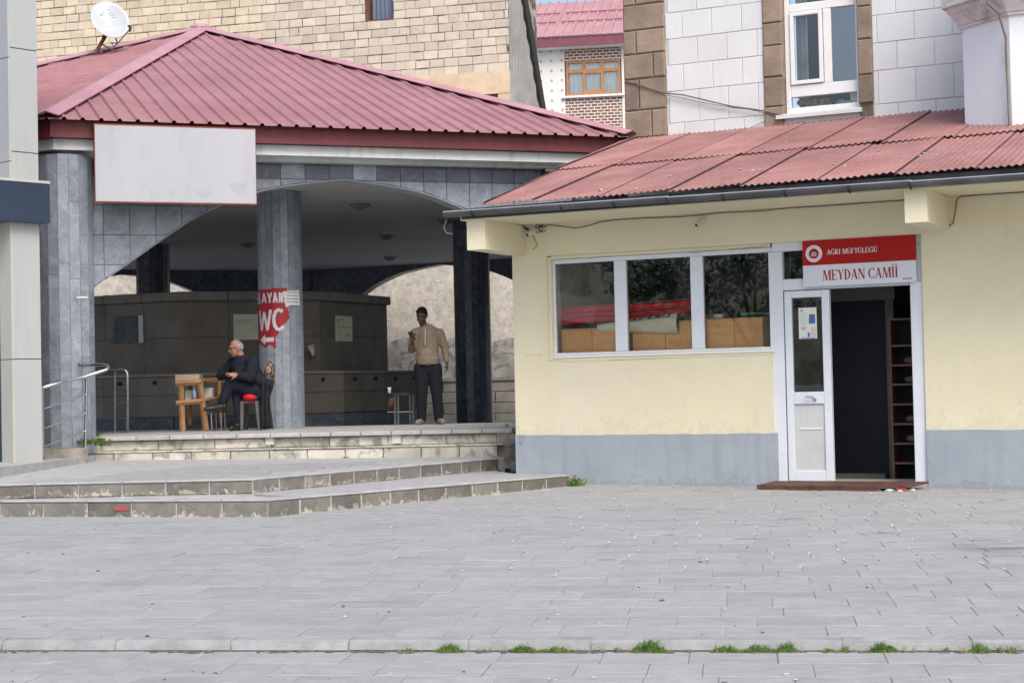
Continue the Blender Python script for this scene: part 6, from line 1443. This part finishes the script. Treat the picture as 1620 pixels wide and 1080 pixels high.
# --- standing man
sY2 = onz(681, 671, ZP).y; print('standing man Y', sY2)
def J(x, y, dy=0): return onY(x, y, sY2+dy)
mn = thing('person', 'standing person in a beige knit top and dark trousers looking at a phone', 'person', onz(681, 671, ZP))
hc = J(667, 499.5, -.05); fdir = V3(-.35, -.85, -.42)
k = MB(); Pf, rot, s_, f, up = head(k, hc, fdir, V3(0, 0, 1), 1.04)
nk = J(672, 518, 0); k.cap(hc+V3(0, .02, -.05), nk+V3(0, 0, -.02), .055, .062)
shL, shR = J(657, 527, .0), J(695, 527, .02); k.cap(shL, shR, .07, .07); k.cap(J(676, 527), J(676, 570), .13, .14, fl=.75, fdir=V3(0, 1, 0))
elL, haL = J(651, 553, -.05), J(652, 542, -.28); k.cap(shL, elL, .052, .042); k.cap(elL, haL, .04, .028)
elR, haR = J(704, 551, .03), J(707, 573, -.04); k.cap(shR, elR, .052, .042); k.cap(elR, haR, .04, .028)
hipL, hipR = J(667, 583), J(687, 583); k.cap(hipL, hipR, .12, .12)
knL, knR = J(667.5, 622, -.03), J(691, 622, -.03); ftL, ftR = J(667, 664), J(694, 664)
for h, n_, t_ in ((hipL, knL, ftL), (hipR, knR, ftR)): k.cap(h, n_, .08, .055); k.cap(n_, t_, .05, .038); k.cap(t_+V3(0, -.01, -.01), t_+V3(0, -.05, -.02), .03, .022)
hand(k, haL, V3(.03, -.35, .95), V3(.85, .3, .1), 1, .75); hand(k, haR, V3(.02, -.05, -1), V3(-1, 0, 0), -1, .5)
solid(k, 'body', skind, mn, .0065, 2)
k = MB(); k.ell(Pf(0, -.028, .058), .079, .098, .070, rot=rot, nu=24, nv=14).ell(Pf(0, -.055, .01), .077, .066, .085, rot=rot, nu=20)
for s in (-1, 1): k.ell(Pf(s*.068, -.022, .03), .014, .032, .036, rot=rot)
for s in (-.03, 0, .03): k.ell(Pf(s, .045+.006*(s == 0), .100-.25*abs(s)), .028, .03, .02, rot=rot); solid(k, 'hair', hairblack, mn, .007, 1)
k = MB(); k.cap(shL+V3(.03, 0, -.01), shR+V3(-.03, 0, -.01), .082, .082); k.cap(nk+V3(0, .01, -.03), shL, .075, .07); k.cap(nk+V3(0, .01, -.03), shR, .075, .07); k.cap(J(676, 530), J(676, 566), .175, .185, fl=.72, fdir=V3(0, 1, 0)); k.cap(J(676, 562), J(677, 572), .190, .182, fl=.74, fdir=V3(0, 1, 0)); k.tube([J(676.5, 566), J(676.8, 576.5)], [.185, .178], 24); k.ell(J(674, 562, -.08), .12, .09, .12)
k.cap(shL, elL, .078, .060); k.cap(elL, haL+(elL-haL)*.22, .058, .038); k.cap(shR, elR, .080, .060); k.cap(elR, haR+(elR-haR)*.12, .058, .040); k.cap(nk+V3(0, 0, -.03), nk+V3(0, 0, .012), .08, .066)
solid(k, 'knit_top', knit, mn, .009, 3)
k = MB(); z_ = [J(672.5, y, -.135-.03*(i > 1)) for i, y in enumerate((520, 530, 545, 557))]; k.tube([z_[0]+V3(0, .035, 0), z_[1], z_[2]+V3(0, -.02, 0)], .010, 6); k.build('placket', knitw, mn)
k = MB(); k.cap(hipL+V3(.02, 0, .02), hipR+V3(-.02, 0, .02), .125, .125)
for h, n_, t_ in ((hipL, knL, ftL), (hipR, knR, ftR)): k.cap(h, n_, .125, .088); k.cap(n_, t_+V3(0, 0, .02), .086, .070)
k.cap(hipL, hipR, .125, .125); solid(k, 'trousers', jeans, mn, .009, 3)
for t_, sx_ in ((ftL, -.05), (ftR, .07)):
    a = V3(t_.x, t_.y+.02, ZP+.045); b = V3(t_.x+sx_, t_.y-.17, ZP+.035); k = MB(); k.cap(a, b, .052, .044); k.cap(a+V3(0, 0, .03), a+(b-a)*.4+V3(0, 0, .01), .045, .042)
    for v in k.v: v.z = max(v.z, ZP+.002)
    solid(k, 'shoe', shoegrey, mn, .007, 1)
# phone, held in the raised hand
pd = V3(-.35, -.35, .85).normalized(); pc = haL+V3(.0, -.05, .10); k = MB(); sx_ = V3(.85, -.4, .25); sx_ = (sx_-pd*sx_.dot(pd)).normalized(); nn3 = pd.cross(sx_)
P8 = [pc+pd*a*.075+sx_*b*.037+nn3*c*.005 for c in (-1, 1) for (a, b) in ((-1, -1), (-1, 1), (1, 1), (1, -1))]; k.box8(P8)
o = tag(k.build('phone', black_pl, base=pc), "black mobile phone held up in the standing person's hand", 'phone')
# --- seated man
cY2 = cY-.08
def K(x, y, dy=0): return onY(x, y, cY2+dy)
sm_ = thing('person', 'seated old person in a navy jacket with crossed legs and clasped hands', 'person', K(398, 634))
hc = K(373, 550, -.06); fdir = V3(-.86, -.45, -.22)
k = MB(); Pf, rot, s_, f, up = head(k, hc, fdir, V3(.05, 0, 1), 1.0)
nk = K(384, 568, 0); k.cap(hc+V3(.03, .02, -.05), nk, .055, .06)
shN, shF = K(401, 573, -.17), K(368, 575, .12)      # near and far shoulder
hip = K(402, 617, 0); hN, hF = hip+V3(.0, -.09, 0), hip+V3(0, .09, 0)
k.cap(shN, shF, .065, .065); k.cap(K(386, 582), hip, .13, .13, fl=.8, fdir=V3(0, 1, 0))
elN, elF = K(396, 597, -.26), K(350, 594, .10); hnN, hnF = K(376, 593, -.30), K(361, 592, -.22)
k.cap(shN, elN, .05, .04); k.cap(elN, hnN, .04, .027); k.cap(shF, elF, .05, .04); k.cap(elF, hnF, .04, .027)
hand(k, hnN, V3(-.9, .15, .1), V3(-.1, .75, -.4), -1, .8, 1.0); hand(k, hnF, V3(.75, -.35, .05), V3(-.1, -.2, -.9), 1, .8, 1.0)
knR_, anR = K(366, 604, -.14), K(351, 640, -.16)     # crossed leg
knL_, anL = K(374, 617, -.02), K(379, 668, -.06)     # planted leg
k.cap(hN, knR_, .08, .055); k.cap(knR_, anR, .05, .038); k.cap(hF, knL_, .08, .055); k.cap(knL_, anL, .05, .038); k.cap(anR, anR+V3(-.05, -.01, -.02), .03, .022); k.cap(anL, anL+V3(-.02, -.03, -.03), .03, .022)
solid(k, 'body', skin, sm_, .0065, 2)
k = MB(); k.ell(Pf(0, -.055, .0), .078, .062, .075, rot=rot, nu=20)
for s in (-1, 1): k.ell(Pf(s*.068, -.035, .022), .014, .042, .038, rot=rot)
solid(k, 'hair', hairgrey, sm_, .006, 1)
k = MB()
for s in (-1, 1):
    k.tube([Pf(s*.034+.022*cos(t*pi/6), .102-.01*abs(cos(t*pi/6)), .002+.018*sin(t*pi/6)) for t in range(13)], .0035, 5); k.tube([Pf(s*.056, .09, .006), Pf(s*.078, .0, .008)], .0035, 5)
k.tube([Pf(-.012, .108, .006), Pf(.012, .108, .006)], .0035, 5); k.build('glasses', black_pl, sm_)
k = MB(); k.cap(shN, shF, .085, .085); k.cap(K(386, 581, -.02), hip+V3(.02, 0, .02), .19, .215, fl=.85, fdir=V3(0, 1, 0)); k.cap(K(390, 590), hip+V3(.05, 0, -.03), .17, .18); k.cap(shN, elN, .092, .078); k.ell(elN+V3(.02, 0, .01), .075, .06, .07); k.cap(elN, hnN+(elN-hnN)*.2, .072, .05); k.cap(shF, elF, .09, .074); k.cap(elF, hnF+(elF-hnF)*.2, .058, .04); k.cap(nk+V3(.03, 0, -.03), nk+V3(.025, .01, .02), .085, .068)
k.cap(K(408, 600, -.12), K(424, 608, -.16), .10, .06); solid(k, 'jacket', suit, sm_, .009, 3)
k = MB(); k.cap(K(379, 574, -.13), K(376, 592, -.16), .05, .06, fl=.6, fdir=V3(.5, 1, 0)); solid(k, 'shirt', blackcloth, sm_, .008, 2)
k = MB(); k.cap(hN, knR_, .125, .098); k.cap(knR_, anR+V3(.01, 0, .05), .094, .07); k.cap(hF, knL_, .125, .096); k.cap(knL_, anL+V3(0, 0, .02), .082, .062); k.cap(hN, hF, .13, .13); solid(k, 'trousers', trous, sm_, .009, 3)
k = MB(); k.cap(anR+V3(.015, 0, .05), anR, .048, .045); k.cap(anL+V3(0, 0, .05), anL, .046, .044); solid(k, 'socks', sockg, sm_, .007, 1)
a, b = anR+V3(.03, 0, -.03), anR+V3(-.22, -.05, -.055); k = MB(); k.cap(a, b, .045, .036); k.cap(a+V3(0, 0, .02), a+(b-a)*.5, .045, .042); solid(k, 'shoe', shoeblk, sm_, .007, 1)
a, b = V3(anL.x+.03, anL.y+.04, ZP+.045), V3(anL.x-.09, anL.y-.19, ZP+.035); k = MB(); k.cap(a, b, .048, .04); k.cap(a+V3(0, 0, .03), a+(b-a)*.5, .048, .044)
for v in k.v: v.z = max(v.z, ZP+.002)
solid(k, 'shoe', shoeblk, sm_, .007, 1)

# ------------------------------------------------------------------ weeds
def tuft(k, c, n, h, r, seed, wide=.010):
    rn = random.Random(seed)
    for i in range(n):
        a = rn.uniform(0, 2*pi); p = c+V3(cos(a)*r*rn.random(), sin(a)*r*.4*rn.random(), 0); hh = h*rn.uniform(.45, 1.1); ln = V3(rn.uniform(-.5, .5), rn.uniform(-.4, .3), 1).normalized()
        w_ = V3(cos(a+1), sin(a+1)*.5, 0)*wide*rn.uniform(.5, 1.1); m = p+ln*hh*.55; t = p+ln*hh+V3(rn.uniform(-.3, .3)*hh, rn.uniform(-.2, .1)*hh, -hh*.12)
        k.add([p-w_*.4, p+w_*.4, m+w_, t, m-w_], [(0, 1, 2, 4), (2, 3, 4)])
k = MB(); rnw = random.Random(12)
for (x0, x1, h, dens) in ((640, 656, .03, 12), (690, 734, .05, 90), (806, 850, .045, 90), (850, 908, .035, 90), (1000, 1054, .065, 150), (972, 980, .03, 8), (1125, 1175, .045, 80), (1175, 1230, .05, 110), (1228, 1262, .06, 70), (1303, 1322, .03, 18), (1334, 1342, .045, 8), (1374, 1420, .06, 110), (1494, 1504, .04, 10), (1536, 1568, .05, 60), (1580, 1588, .04, 10), (1596, 1608, .04, 16)):
    for i in range(dens):
        x = rnw.uniform(x0, x1); env = max(.35, sin(pi*(x-x0)/(x1-x0)))
        P = onz(x, 1031, gz(9.1)-.055); u_ = G.loc(P)[0]; c = gp(u_, .008+rnw.uniform(0, .035), -.056); tuft(k, c, 5, h*env*rnw.uniform(.6, 1.5), .014, i+int(x0), .0032)
tag(k.build('kerb_weeds', leafg, recalc=False), 'patches of low green weeds growing along the foot of the kerb', 'weeds', kind='stuff')
k = MB(); k2 = MB()
for i in range(150):
    x = rnw.uniform(630, 1615) if i < 110 else rnw.uniform(0, 630); P = onz(x, 1031, gz(9.1)-.055); u_ = G.loc(P)[0]; c = gp(u_, .006+rnw.uniform(0, .03), -.056); tuft(k, c, 3, rnw.uniform(.015, .05) if i < 110 else .012, .02, i+900, .003)
    c = gp(u_, rnw.uniform(0, .05), -.055); k2.ell(c, rnw.uniform(.01, .035), rnw.uniform(.006, .014), .006, nu=7, nv=4)
tag(k.build('dry_blades', leafdry, recalc=False), 'thin dry grass blades scattered along the foot of the kerb', 'weeds', kind='stuff')
tag(k2.build('kerb_soil', M('dark_soil', (.07, .06, .05), (.13, .115, .095), scale=30)), 'crumbs of dark soil collected at the foot of the kerb', 'soil', kind='stuff')
def plant(name, label, c, n, h, r, mat, seed, wide=.014):
    k = MB(); tuft(k, c, n, h, r, seed, wide); return tag(k.build(name, mat, base=c, recalc=False), label, 'weed')
c = onz(913, 769, -.005); plant('weed', 'leafy green weed at the foot of the plinth by the step end', c, 70, .13, .10, leafg, 3, .018)
c = onz(903, 768, .0); plant('weed', 'tall dark sprig growing against the end of the lower step', c, 14, .17, .02, leafg, 5, .012)
c = onz(1215, 762, .0); plant('weed', 'tiny green sprout at the left end of the door step board', c, 10, .09, .02, leafg, 8, .012)
c = onY(162, 705, 22.3); plant('weed', 'bright green broad-leaved weed on the step beside the left column', c, 60, .13, .10, leafg, 9, .022)
c = onY(142, 703, 22.2); plant('weed', 'dark trailing weed at the foot of the left column', c, 70, .10, .2, leafg, 15, .016)
c = onz(547, 726, .31); plant('weed', 'yellowish dry tuft at the foot of the pale steps', c, 40, .05, .07, leafdry, 4, .008)
c = onz(802, 676, ZP); plant('weed', 'small yellow-green sprout at the right end of the platform edge', c, 14, .07, .03, leafdry, 6, .01)
c = onz(155, 690, ZP); plant('weed', 'small weed poking up between the left column and the platform edge', c, 24, .09, .05, leafg, 7, .014)

# ------------------------------------------------------------------ across the square to the left: seen mirrored in the window panes
OB = Fr(V3(-21, 9, 0), -128)
ob = thing('shop_building', 'grey shop building across the square mirrored in the annex windows', 'building', V3(-21, 9, 0))
OBW = Fr(V3(-24.5, 2, 0), 55)
MB().box(OBW, -9, 9, -4, 0, -1, 6.2).build('wall', M('shop_wall', (.16, .16, .15), (.24, .24, .22), scale=2), ob)
MB().box(OBW, -9, 9, .0, .25, 3.4, 4.3).build('sign_band', M('shop_band', (.40, .41, .40), (.46, .47, .46)), ob)
for i in range(22): MB().bevbox(OBW, -9, 9, 0, .06, .2+i*.14, .32+i*.14).build('shutter_slat', M('shutter_grey', (.10, .105, .10), (.14, .145, .14)) if i == 0 else MATS['shutter_grey'], ob)
def tree(name, label, x, y, h, seed):
    rn = random.Random(seed); o = thing(name, label, 'tree', V3(x, y, -.3)); k = MB(); top = V3(x+.1, y, h*.5)
    k.tube([V3(x, y, -.4), V3(x+.05, y, h*.25), top], [.16, .12, .09], 8); cl_ = []
    for i in range(9):
        a = rn.uniform(0, 2*pi); e = top+V3(cos(a)*rn.uniform(.6, 1.6), sin(a)*rn.uniform(.6, 1.6), rn.uniform(.2, h*.4)); b = V3(x, y, h*rn.uniform(.3, .5)); k.tube([b, b.lerp(e, .5)+V3(0, 0, .2), e], [.06, .04, .015], 6); cl_.append(e)
    k.build('trunk', bark, o); k = MB()
    for i in range(2600):
        c = rn.choice(cl_)+V3(rn.gauss(0, .45), rn.gauss(0, .45), rn.gauss(0, .4)); d = V3(rn.uniform(-1, 1), rn.uniform(-1, 1), rn.uniform(-1, 1)).normalized()*.09; e = V3(rn.uniform(-1, 1), rn.uniform(-1, 1), rn.uniform(-1, 1)).normalized()*.05
        k.add([c-d, c+e, c+d, c-e], [(0, 1, 2, 3)])
    k.build('crown', foliage, o, recalc=False)
tree('street_tree', 'leafy tree across the square mirrored in the right annex pane', -15.2, 1.2, 6.2, 1); tree('street_tree', 'leafy tree across the square mirrored in the middle annex pane', -17.2, 3.6, 5.6, 2)

for o in list(bpy.data.objects):
    if '_o' in o: del o['_o']
